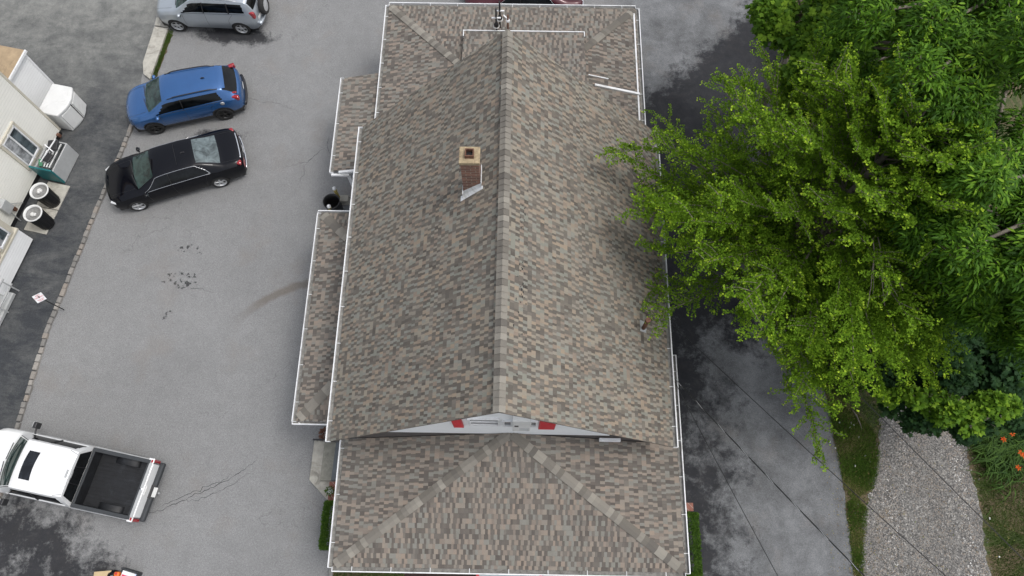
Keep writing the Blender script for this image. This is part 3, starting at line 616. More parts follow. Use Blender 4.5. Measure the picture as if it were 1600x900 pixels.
# chimney
cx0, cx1, cy0, cy1 = -1.255, -.845, 8.01, 8.38
r = hm(); r.box(((cx0+cx1)/2, (cy0+cy1)/2, 8.55), (cx1-cx0, cy1-cy0, 1.8)); ch = r.build('chimney', M['brick'], house)
r = hm(); c_ = ((cx0+cx1)/2, (cy0+cy1)/2, 9.47); r.box(c_, (cx1-cx0+.05, cy1-cy0+.05, .1)); r.build('chimney_crown', M['crown'], ch, .012)
r = hm()
for dx, dy, wx, wy in ((-.085, 0, .025, .195), (.085, 0, .025, .195), (0, -.085, .145, .025), (0, .085, .145, .025)): r.box((c_[0]+dx, c_[1]+dy, 9.57), (wx, wy, .12))
fl_ = r.build('flue', M['rust'], ch, .004); r = hm(); r.box((c_[0], c_[1], 9.523), (.14, .14, .008)); r.build('flue_hole_dark', M['black'], ch)  # black plate stands in for the darkness inside the flue opening

r = hm(); zf = lambda x: ZR-.995*(XM-x)+.01; e = .02
A_ = [V(cx0-e, cy0-e, zf(cx0)+.0), V(cx1+e, cy0-e, zf(cx1)), V(cx1+e, cy0-e, zf(cx1)+.17), V(cx0-e, cy0-e, zf(cx0)+.17)]
r.add(A_+[p+V(0, .012, 0) for p in A_], [(0, 1, 2, 3), (7, 6, 5, 4), (0, 4, 5, 1), (1, 5, 6, 2), (2, 6, 7, 3), (3, 7, 4, 0)])
r.box((cx1+e, (cy0+cy1)/2, zf(cx1)+.13), (.012, cy1-cy0+.1, .26)); r.box((cx0-e, (cy0+cy1)/2-.05, zf(cx0)+.05), (.012, cy1-cy0+.1, .3))
# apron lying on the slope below
for y0, y1 in ((cy0-.16, cy0-.02),):
    r.add([V(cx0-.08, y0, zf(cx0-.08)+.012), V(cx1+.06, y0+.06, zf(cx1+.06)+.012), V(cx1+.06, y1, zf(cx1+.06)+.014), V(cx0-.08, y1, zf(cx0-.08)+.014)], [(0, 1, 2, 3)])
r.build('flashing', M['white'], ch)
# vent stack on the right slope
zs_ = lambda x: ZR-.995*(x-XM)
r = hm(); r.tube([(3.34, 5.57, zs_(3.34)-.05), (3.34, 5.57, 6.12)], .055, 14); r.tube([(3.34, 5.57, 6.0), (3.34, 5.57, 6.13)], .065, 14); vp = r.build('vent_pipe', M['rust'], main_roof)
r = hm(); r.lathe((3.34, 5.57, zs_(3.34)+.0), [(.1, -.06), (.07, .07), (.06, .075)], 14); r.build('pipe_boot', M['plastic_g'], main_roof)
r = hm(); r.box((3.34, 5.63, zs_(3.34)+.004), (.26, .3, .006), M=Matrix.Rotation(atan2(.995, 1), 3, 'Y')); r.build('pipe_flashing', M['plastic_g'], main_roof)
# a line of scuffed, lifted granules down the right slope; service masts behind the ridge
r = hm(); sx_ = atan2(.995, 1)
for k in range(90):
    y = random.choice((5.2, 5.6, 7.3, 6.4))+random.gauss(0, .55); x = .15+random.gauss(0, .07); e = random.uniform(.008, .028)
    r.box((x, y, zs_(x)+.004), (e, e*random.uniform(.6, 2.2), .006), M=Matrix.Rotation(sx_, 3, 'Y'))
tag(r.build('scuff_marks', M['dark'], main_roof), kind='stuff')
# service masts behind the ridge
for px, py in ((781, 33), (775.5, 44)):
    q = at(px, py-6, 4.0); m_ = hm(); m_.tube([(q.x, q.y, 3.5), (q.x, q.y, 4.72)], .03, 10); m_.lathe((q.x, q.y, 3.98), [(.01, -.09), (.075, -.05), (.085, 0), (.07, .06), (.03, .1)], 14); mo = m_.build('service_mast', M['black'], house)
    m_ = hm(); m_.bar((q.x-.15, q.y, 4.3), (q.x+.15, q.y, 4.3), .05, .035); m_.build('crossarm', M['white'], mo); m_ = hm(); m_.lathe((q.x, q.y, 3.9), [(.1, 0), (.11, .015), (.09, .03)], 12); m_.build('mast_boot', M['white'], mo)
q = at(793.5, 27, 4.9); m_ = hm(); m_.tube([(q.x, q.y, 3.6), (q.x, q.y, 5.0)], .028, 8); mo = m_.build('stack_pipe', M['rust'], house)
m_ = hm(); m_.lathe((q.x, q.y, 4.72), [(.06, 0), (.062, .06), (.03, .07)], 10); m_.bar((q.x, q.y, 4.8), (q.x-.14, q.y+.12, 4.86), .035, .03); m_.build('bracket', M['white'], mo)
# side steps
sp = lambda L, z: [(p.x, p.y) for p in [at(a, b, z) for a, b in L]]
r = hm(); r.prism(sp([(491, 688), (512, 690), (540, 692), (540, 783), (511, 781), (483, 750)], .16), 0, .16); st = r.build('entrance_steps', M['concrete'], house, .012)
r = hm(); r.prism(sp([(507, 691), (545, 691), (540, 751), (500, 751)], .34), .16, .34); r.build('tread', M['tread'], st, .01)
r = hm(); r.prism(sp([(525, 691), (555, 691), (550, 751), (517, 751)], .52), .34, .52); r.build('landing', M['landing'], st, .008)
r = hm(); q = at(519, 769, .6); r.box((q.x+.16, q.y, .3), (.55, .62, .6)); pb = r.build('brick_planter', M['brick_p'], house, .01)
r = hm()
for i in range(5): r.bar(at(492+i*5.5, 686, .75), at(490+i*5.5, 689, .16), .02, .02)
r.bar(at(489, 686.5, .8), at(518, 687.5, .95), .035, .03); r.build('handrail', M['black'], st)
q = at(1076, 792, .9); r = hm(); r.box((q.x-.0, q.y, .45), (.28, .24, .9)); r.build('brick_pier', M['brick_p'], house, .008)
g = thing('flower_pot', 'small plant with a white pot on the brick pier by the side steps', 'plant', at(517, 768, .6))
r = MB(); r.lathe((0, 0, 0), [(.07, 0), (.1, .16), (.09, .16), (.0, .13)], 14); r.build('pot', M['plastic_w'], g)
g2 = thing('red_plant_pot', 'dark red potted plant tucked below the porch corner beside the black handrail', 'plant', at(511, 680, .2))
r = MB(); r.lathe((0, 0, 0), [(.08, 0), (.11, .2), (.1, .2), (0, .17)], 14); r.build('pot', M['plastic_w'], g2)
def bush(name, n, rad, size, m, parent, z0=.25, seed=0, T=None, F=None):
    u = rng.normal(0, 1, (n, 3)); u /= np.linalg.norm(u, axis=1, keepdims=True); u[:, 2] = np.abs(u[:, 2]); P = u*np.array(rad)*rng.uniform(.5, 1.05, (n, 1))+[0, 0, z0]
    D = u+rng.normal(0, .5, (n, 3)); X, Y, Z = frames(D); return scatter(name, LEAF if T is None else T, LF if F is None else F, P, X, Y, Z, rng.uniform(*size, n), rng.random(n), m, parent)
LEAF = [(0, 0, 0), (.35, .2, .06), (.35, -.2, .06), (.7, .13, .05), (.7, -.13, .05), (1, 0, -.06), (.4, 0, 0)]; LF = [(0, 2, 6), (0, 6, 1), (6, 2, 4), (6, 4, 5), (6, 5, 3), (6, 3, 1)]
bush('foliage', 110, (.12, .12, .14), (.04, .08), M['hedge'], g, .13); bush('foliage', 260, (.17, .17, .25), (.05, .1), M['rust'], g2, .2)
# clipped hedges either side of the front
def hedge(x0, x1, y0, y1, h, label, n=9000):
    t = thing('hedge', label, 'hedge', ((x0+x1)/2, (y0+y1)/2, 0)); L = (x1-x0, y1-y0)
    P = np.stack([rng.uniform(-L[0]/2, L[0]/2, n), rng.uniform(-L[1]/2, L[1]/2, n), rng.uniform(.1, h, n)], 1)
    k = rng.integers(0, 5, n); s = rng.uniform(.9, 1.04, n)
    P[k == 0, 0] = L[0]/2*s[k == 0]; P[k == 1, 0] = -L[0]/2*s[k == 1]; P[k == 2, 1] = L[1]/2*s[k == 2]; P[k == 3, 1] = -L[1]/2*s[k == 3]; P[k == 4, 2] = h*s[k == 4]
    P[:, 2] += np.sin(P[:, 0]*7)*.03+np.sin(P[:, 1]*9)*.04
    D = P*[1.5, .8, .6]+rng.normal(0, .35, (n, 3)); X, Y, Z = frames(D)
    scatter('foliage', LEAF, LF, P, X, Y, Z, rng.uniform(.035, .08, n), np.clip(rng.random(n)*.8+P[:, 2]*.2, 0, 1), M['hedge'], t)
    m_ = MB(); 
    for i in range(6): m_.tube([(0, -L[1]*.4+i*L[1]*.16, 0), (random.uniform(-.1, .1), -L[1]*.4+i*L[1]*.16, h*.8)], [.02, .008], 6)
    m_.build('stem', M['bark'], t)
hedge(-5.62, -4.75, .1, 1.4, .85, 'low green hedge by the front left corner, below the brick planter')
hedge(4.75, 5.5, -.45, 1.22, 1.0, 'clipped green hedge against the right front corner, below the brick pier')
# things in the side yard between the porch roofs
t = thing('barrel', 'open black barrel standing between the two yellow posts by the side porch', 'barrel', at(521, 318, 0)+V(-.0, .0, 0)); 
bp = at(518, 315, .85); t.location = (bp.x, bp.y, .004)
r = MB(); r.lathe((0, 0, 0), [(0, .0), (.24, 0), (.27, .3), (.28, .84), (.3, .85), (.3, .88), (.275, .88), (.26, .5), (.23, .06), (0, .05)], 28); r.build('drum', M['black'], t)
def bollard(px, py, label):
    q = at(px, py, .95); t = thing('bollard', label, 'bollard', (q.x, q.y, .004), group='yellow posts by the side porch'); r = MB(); r.tube([(0, 0, 0), (0, 0, .93)], .06, 14); r.build('post', M['yellow'], t)
    r = MB(); r.lathe((0, 0, .9), [(.068, 0), (.066, .05), (.04, .085), (0, .095)], 14); r.build('cap', M['white'], t)
bollard(522, 294, 'yellow post with a white cap standing behind the black barrel'); bollard(513.5, 322, 'yellow post with a white cap in front of the black barrel')
q = at(537, 311, .2); r = MB((q.x, q.y, 0)); r.box((q.x, q.y, .14), (.42, .3, .28), taper=.85); o = r.build('concrete_block', M['concrete'], None, .03); o.location = (q.x, q.y, .004); tag(o, 'rough tan concrete block on the ground behind the yellow posts', 'block')
q = at(537, 326, .03); r = MB(); r.box((q.x+.1, q.y, .02), (.9, .62, .03)); o = r.build('doormat', M['paint_grey'], None, .01); tag(o, 'dark grey mat on the ground in the gap between the porch roofs', 'mat')
# ------------------------------------------------------------ the neighbouring building
W0 = V(-17.04, 14.57, 0); W1 = V(-17.79, 10.92, 0); wd = (W1-W0).normalized(); wn = V(wd.y, -wd.x, 0)    # wn points away from the wall, to the camera side?
if wn.x < 0: wn = -wn
nb = thing('neighbour_building', 'cream-sided single-storey building with windows at the left edge', 'building', W0)
nrz = atan2(wd.y, wd.x); nb.rotation_euler.z = nrz          # local x runs along the wall, local y outward or inward
ly = V(-sin(nrz), cos(nrz), 0); so = 1 if ly.dot(wn) > 0 else -1    # outward sign
def nbx(x0, x1, o0, o1, z0, z1, name, m, bev=0, par=None, tp=1):
    r = MB(); r.box(((x0+x1)/2, so*(o0+o1)/2, (z0+z1)/2), (x1-x0, abs(o1-o0), z1-z0), taper=tp); return r.build(name, m, par or nb, bev)
nbx(0, 14, -6, 0, .25, 4.6, 'wall', M['siding']); nbx(.03, 14, -5.9, -.05, .0, .26, 'foundation', M['dark']); nbx(-.03, .05, -.06, .02, .25, 4.6, 'corner_trim', M['trim_tan'])
nbx(-.3, 14.3, -6.3, .35, 4.6, 4.75, 'roof', M['tan_roof'])
def nwin(x0, x1, z0, z1, o=0.0, mid=True):
    r = MB(); t = .07
    for c, d in ((((x0+x1)/2, z0-.02), (x1-x0+.22, .09)), (((x0+x1)/2, z1+.02), (x1-x0+.22, .09)), ((x0-.06, (z0+z1)/2), (.09, z1-z0)), ((x1+.06, (z0+z1)/2), (.09, z1-z0))): r.box((c[0], so*(o+.03), c[1]), (d[0], .07, d[1]))
    f = r.build('window', M['trim_tan'], nb); r = MB(); t = .05
    for c, d in ((((x0+x1)/2, z0+.05), (x1-x0, t)), (((x0+x1)/2, z1-.05), (x1-x0, t)), ((x0+.02, (z0+z1)/2), (t, z1-z0)), ((x1-.02, (z0+z1)/2), (t, z1-z0))): r.box((c[0], so*(o+.05), c[1]), (d[0], .05, d[1]))
    if mid: r.box(((x0+x1)/2, so*(o+.055), (z0+z1)/2), (.06, .05, z1-z0))
    r.build('sash', M['white'], f)
    r = MB(); r.box(((x0+x1)/2, so*(o+.02), (z0+z1)/2), (x1-x0, .02, z1-z0)); r.build('pane', M['win'], f)
    r = MB(); r.box((x0+(x1-x0)*.75, so*(o+.033), (z0+z1)/2), ((x1-x0)*.4, .004, (z1-z0)*.86)); r.build('blind', M['win2'], f)
def wpt(px, py, out=0.):        # point on the wall plane: (along, height)
    d = _F*_f + _R*(px-800) - _U*(py-450); o = V(0, 0, CAM_H); t = ((W0+wn*out-o).dot(wn))/d.dot(wn); q = o+d*t; return (q-W0).dot(wd), q.z
nwin(1.13, 1.93, .75, 2.25)
a, z = wpt(78, 212); 
for px, py in ((90, 211), (21, 326)): a, z = wpt(px, py); r = MB(); r.box((a, so*.05, z), (.12, .1, .16)); r.build('wall_fitting', M['rust'], nb, .01)
a, z = wpt(4, 322); r = MB(); r.box((a, so*.1, z), (.36, .2, .5)); mtr = r.build('electric_box', M['plastic_g'], nb, .02); r = MB(); r.bar((a+.05, so*.1, z-.2), (a+.1, so*.05, z-1.2), .03, .03); r.bar((a-.1, so*.1, z), (a-.5, so*.06, .3), .025, .025); r.build('conduit', M['plastic_g'], mtr)
# bay with white skirt
b0 = (V(-17.03, 10.15, 0)-W0).dot(wd); bo = (V(-17.03, 10.15, 0)-W0).dot(wn); b1 = (V(-17.49, 8.03, 0)-W0).dot(wd)
nbx(b0, b1+.0, 0.01, bo, .12, .95, 'skirt', M['siding_w']); nbx(b0-.02, b1+.02, .01, bo+.03, .95, 1.02, 'ledge', M['trim_tan'])
nbx(b0+.03, b1-.03, .01, bo-.06, 1.02, 3.6, 'bay_wall', M['trim_tan']); nwin(b0+.25, b0+.85, 1.15, 2.1, bo-.06, False); nwin(b0+1.15, b0+1.75, 1.15, 2.1, bo-.06, False)
# set-back lean-to with tan roof
sh0 = (V(-17.93, 16.74, 0)-W0); s_a = sh0.dot(wd); s_o = sh0.dot(wn)
nbx(s_a, .6, s_o-3, s_o, .05, 1.9, 'lean_to_wall', M['siding_w']); nbx(s_a-.05, .6, s_o-3, s_o+.07, 1.9, 1.98, 'lean_to_roof', M['tan_roof']); nbx(s_a-.07, .6, s_o+.07, s_o+.13, 1.88, 1.97, 'lean_to_gutter', M['white']); nbx(s_a-.02, s_a+.06, s_o-.05, s_o+.02, .05, 1.9, 'corner_trim', M['white'])
r = MB(); r.bar((6.2, so*1.2, .0), (6.2, so*1.2, .9), .04, .04); r.bar((7.0, so*1.2, 0), (7.0, so*1.2, .9), .04, .04); r.bar((6.1, so*1.2, .9), (7.6, so*1.2, .9), .05, .05); r.bar((6.1, so*1.2, .45), (7.6, so*1.2, .45), .04, .04); r.box((7.1, so*.75, .12), (1.5, .9, .12)); r.build('ramp_rail', M['plastic_g'], nb)
# storage boxes by the wall
def frame_thing(name, label, cat, loc, **k): return thing(name, label, cat, loc, nrz, **k)
def wloc(a, o): q = W0+wd*a+wn*o; return (q.x, q.y, .004)
t = frame_thing('storage_box', 'white plastic garden storage box with lid shut, beside the building corner', 'storage box', wloc(-.75, .1))
def bowed(x0, x1, o0, o1, z0, z1, bow, n=10):
    r = MB(); P = [(x0, so*o0), (x0, so*o1)]+[(x0+(x1-x0)*i/n, so*(o1+bow*sin(pi*i/n))) for i in range(n+1)][1:-1]+[(x1, so*o1), (x1, so*o0)]; 
    r.prism(P if so < 0 else P[::-1], z0, z1); return r
bowed(-.6, .6, -.5, .22, .02, .95, .16).build('body', M['plastic_w'], t, .03); lid = bowed(-.64, .64, -.54, .24, .95, 1.08, .19).build('lid', M['plastic_w'], t, .04)
r = MB(); r.box((0, so*.386, .5), (.03, .02, .85)); r.build('door_gap', M['dark'], t)
for sx in (-1, 1):
    r = MB(); r.box((sx*.3, so*.325, .5), (.5, .06, .8), rz=-sx*so*.28); r.build('door', M['plastic_g'] if 0 else M['plastic_w'], t, .015)
t = frame_thing('junk_crate', 'open grey crate with a teal side, full of garden tools and black chair parts', 'crate', wloc(1.35, .62))
r = MB()
for c, d in (((0, so*.33, .42), (1.2, .05, .8)), ((0, -so*.33, .42), (1.2, .05, .8)), ((-.58, 0, .42), (.05, .62, .8)), ((0, 0, .05), (1.2, .66, .06))): r.box(c, d, taper=1)
r.build('bin', M['plastic_g'], t, .02); r = MB(); r.box((.62, -so*.05, .5), (.06, .85, .86)); r.build('teal_panel', M['teal'], t, .01)
r = MB()
for i in range(4): r.bar((-.5, so*(.2-.12*i), .86+.03*i), (.5, so*(.22-.1*i), .88), .035, .03)
r.build('rack', M['plastic_w'], t)
jk = thing('office_chair', 'black folded chair with white legs dumped on top of the open grey crate', 'chair', wloc(1.3, .66), nrz)
r = MB(); r.box((-.28, 0, .98), (.42, .36, .09), rz=.3); r.build('seat', M['dark'], jk, .03); r = MB(); r.box((.22, so*.04, .98), (.34, .3, .07), rz=-.2); r.build('backrest', M['dark'], jk, .03)
r = MB(); r.bar((-.5, so*.1, 1.12), (.2, -so*.05, 1.04), .035, .03); r.bar((-.2, -so*.2, 1.1), (.0, so*.2, 1.08), .035, .03); r.bar((0, 0, 1.08), (.45, -so*.12, 1.0), .03, .03); r.build('frame', M['white'], jk)
gr_ = thing('garden_tool', 'green plastic garden tool lying across the open grey crate', 'tool', wloc(1.75, .5), nrz); r = MB(); r.box((0, 0, .93), (.3, .12, .07), rz=.5); r.build('head', M['green_p'], gr_, .02); r = MB(); r.tube([(-.1, 0, .95), (-.9, so*.12, 1.0)], .014, 8); r.build('handle', M['dark'], gr_)
pad = MB((W0+wd*2.75+wn*.75)); pad.box(W0+wd*2.55+wn*.78+V(0, 0, .03), (1.0, .85, .05), nrz); pad.box(W0+wd*3.55+wn*.78+V(0, 0, .03), (.96, .85, .05), nrz); tag(pad.build('concrete_pad', M['concrete'], None, .01), kind='structure').location = W0+wd*2.75+wn*.75
cans = []
for (px, py, lb) in ((60, 298, 'black dustbin with a white rim and a tied white bag, nearer the teal crate'), (50, 333, 'black dustbin with a white rim and a tied white bag, farther from the teal crate')):
    q = at(px, py, .92); t = thing('dustbin', lb, 'dustbin', (q.x+.02, q.y, .06), random.random()*3, group='black dustbins on concrete pads')
    r = MB(); r.lathe((0, 0, 0), [(0, 0), (.24, 0), (.25, .1), (.29, .8), (.295, .84)], 30)
    for k in range(15): a = 2*pi*k/15; r.bar((cos(a)*.25, sin(a)*.25, .04), (cos(a)*.296, sin(a)*.296, .78), .02, .02)
    r.build('can', M['black'], t)
    r = MB(); r.lathe((0, 0, .84), [(.29, -.03), (.325, .0), (.32, .035), (.3, .04), (.275, .02), (.262, -.03)], 30); r.build('rim', M['plastic_w'], t)
    r = MB(); r.lathe((0, 0, .8), [(.27, .02), (.22, -.05), (.12, -.07), (.05, -.02), (.0, 0)], 24); bg_ = r.build('bag', M['bagg'], t)
    r = MB()
    for k in range(5): r.lathe((random.uniform(-.06, .06), random.uniform(-.06, .06), .8), [(.05, -.03), (.07, .02), (.03, .06), (0, .065)], 10)
    r.build('bag_knot', M['bag'], t)
# parking sign on the kerb
sb = at(100, 484, .08); t = thing('parking_sign', 'small white sign with red lettering on a thin leaning black post at the stone kerb', 'sign', sb, 0)
r = MB(); r.tube([(0, 0, 0), (-.03, -.02, 1.36)], .018, 8); r.build('post', M['black'], t)
sm = Matrix.Rotation(radians(-35), 3, 'X') @ Matrix.Identity(3); rzs = .55
def sgn(x, y, w_, h_, off, m, nm, par):
    r = MB(); X = V(cos(rzs), sin(rzs), 0); N = V(sin(rzs)*.8, -cos(rzs)*.8, .6).normalized(); Y = N.cross(X); c = V(-.03, -.03, 1.3)+X*x+Y*y+N*off
    P = [c+X*(i*w_/2)+Y*(j*h_/2)+N*k for k in (-.002, .002) for i, j in ((-1, -1), (1, -1), (1, 1), (-1, 1))]
    r.add(P, [(3, 2, 1, 0), (4, 5, 6, 7), (0, 1, 5, 4), (1, 2, 6, 5), (2, 3, 7, 6), (3, 0, 4, 7)]); return r.build(nm, m, par), c, X, Y, N
pl, c, X, Y, N = sgn(0, 0, .3, .28, .0, M['white'], 'sign_plate', t)
def text(s, x, y, size, m, par):
    cu = bpy.data.curves.new('lettering', 'FONT'); cu.body = s; cu.size = size; cu.align_x = 'CENTER'; cu.align_y = 'CENTER'; cu.extrude = .0008
    o = bpy.data.objects.new('lettering', cu); COL.objects.link(o); dg = bpy.context.evaluated_depsgraph_get(); me = bpy.data.meshes.new_from_object(o.evaluated_get(dg)); bpy.data.objects.remove(o)
    o = bpy.data.objects.new('lettering', me); COL.objects.link(o); me.materials.clear(); me.materials.append(m); o.parent = par
    p = c+X*x+Y*y+N*.006; o.matrix_local = Matrix(((X.x, Y.x, N.x, p.x), (X.y, Y.y, N.y, p.y), (X.z, Y.z, N.z, p.z), (0, 0, 0, 1)))
text('NO', 0, .09, .085, M['red'], pl); text('PARKING', 0, .02, .068, M['red'], pl); text('VIOLATORS\nTOWED', 0, -.085, .04, M['red'], pl)
# pile of things at the bottom edge of the lot
o = MB(); o.box((0, 0, .14), (.5, .34, .28), .1); o = o.build('cardboard_box', M['card'], None, .01); q = at(162, 899, .2); o.location = (q.x, q.y-.05, .004); tag(o, 'tan cardboard box at the left end of the small pile on the asphalt', 'box')
q = at(174, 893, .3); t = thing('helmet', 'black helmet with a shiny spot, lying between the tan box and the orange can', 'helmet', (q.x, q.y-.12, .004)); r = MB(); r.lathe((0, 0, .1), [(.13, -.1), (.17, 0), (.165, .09), (.11, .18), (.04, .215), (0, .22)], 24); r.build('shell', M['p_black'], t); r = MB(); r.lathe((0.02, -.02, .3), [(.035, 0), (.03, .02), (0, .025)], 14); r.build('vent', M['chrome'], t)
q = at(185, 896, .2); t = thing('fuel_can', 'orange plastic can beside the black helmet', 'can', (q.x, q.y-.1, .004)); r = MB(); r.box((0, 0, .16), (.15, .3, .32)); r.build('body', M['orange'], t, .03); r = MB(); r.tube([(0, .1, .3), (0, .1, .36)], .03, 10); r.build('cap', M['red'], t)
q = at(200, 899, .2); t = thing('carton', 'red and white carton in a dark tray, right end of the small pile', 'carton', (q.x, q.y-.1, .004), -.25); r = MB(); r.box((0, 0, .13), (.42, .4, .24)); cb = r.build('box', M['white'], t, .008); r = MB(); r.box((-.02, -.04, .254), (.32, .26, .006)); r.build('printed_panel', M['pink'], t)
r = MB()
for c, d in (((0, .24, .14), (.56, .03, .28)), ((.27, 0, .14), (.03, .48, .28)), ((-.27, 0, .1), (.03, .48, .2))): r.box(c, d)
r.build('tray', M['rail'], t); r = MB(); r.box((.235, 0, .2), (.03, .4, .18)); r.build('sleeve', M['blue_w'], t)
# overhead service wires on the right
def wire(p, q, rad, label, sag=.12, n=30, twist=None):
    p = Vector(p); q = Vector(q); P = []
    for i in range(n+1): s = i/n; P.append(p.lerp(q, s)-V(0, 0, sag*4*s*(1-s)))
    r = MB(p); r.tube([a for a in P], rad, 6)
    o = r.build('overhead_wire', M['black'], None); o.location = p; return tag(o, label, 'wire', 'service wires over the right drive')
def ext(a, b, k): return a+(b-a)*k
w1 = wire((4.2, at(1050, 587, 4.55).y, 4.55), ext(at(1050, 587, 4.55), at(1353, 900, 6.6), 1.25), .016, 'thick twisted service wire running from the right gutter to the bottom edge')
r = MB(w1.location); a = Vector(w1.location); b = ext(at(1050, 587, 4.55), at(1353, 900, 6.6), 1.25)
for ph in (0, 2.1, 4.2):
    P = []
    for i in range(241): s = i/240; c = a.lerp(b, s)-V(0, 0, .12*4*s*(1-s)); P.append(c+V(cos(s*60+ph)*.013, 0, sin(s*60+ph)*.013))
    if ph == 0: cab = P
r.tube(cab, .006, 5); r.build('bare_neutral', M['alloy'], w1)
wire(at(1040, 497, 4.5), ext(at(1054, 509, 4.5), at(1480, 900, 6.4), 1.2), .01, 'thin wire leaving the right gutter below the tree, crossing the drive and the gravel', .1)
wire((5.6, 8.3, 4.6), ext(at(1118, 558, 4.9), at(1555, 862, 6.4), 1.2), .01, 'thin wire crossing highest, from under the tree towards the right edge over the gravel', .1)
wire(at(1051, 590, 4.4), ext(at(1128, 733, 4.9), at(1216, 900, 5.8), 1.2), .009, 'thin wire nearest the house, dropping steeply to the bottom edge', .06)
# ------------------------------------------------------------ vehicles: lofted bodies
def interp(tab, x):
    if x <= tab[0][0]: return tab[0][1]
    if x >= tab[-1][0]: return tab[-1][1]
    n = len(tab)
    for i in range(n-1):
        x0, y0 = tab[i]; x1, y1 = tab[i+1]
        if x0 <= x <= x1:
            h = x1-x0; d = (y1-y0)/h
            def sl(j):
                if j <= 0 or j >= n-1: return None
                a = (tab[j][1]-tab[j-1][1])/(tab[j][0]-tab[j-1][0]); b = (tab[j+1][1]-tab[j][1])/(tab[j+1][0]-tab[j][0])
                return 0 if a*b <= 0 else 2*a*b/(a+b)
            m0 = sl(i); m1 = sl(i+1); m0 = d if m0 is None else m0; m1 = d if m1 is None else m1
            t = (x-x0)/h; t2 = t*t; t3 = t2*t
            return (2*t3-3*t2+1)*y0+(t3-2*t2+t)*h*m0+(-2*t3+3*t2)*y1+(t3-t2)*h*m1
    return tab[-1][1]
NS, NG, NR = 9, 6, 12; NU = NS+NG+NR+1
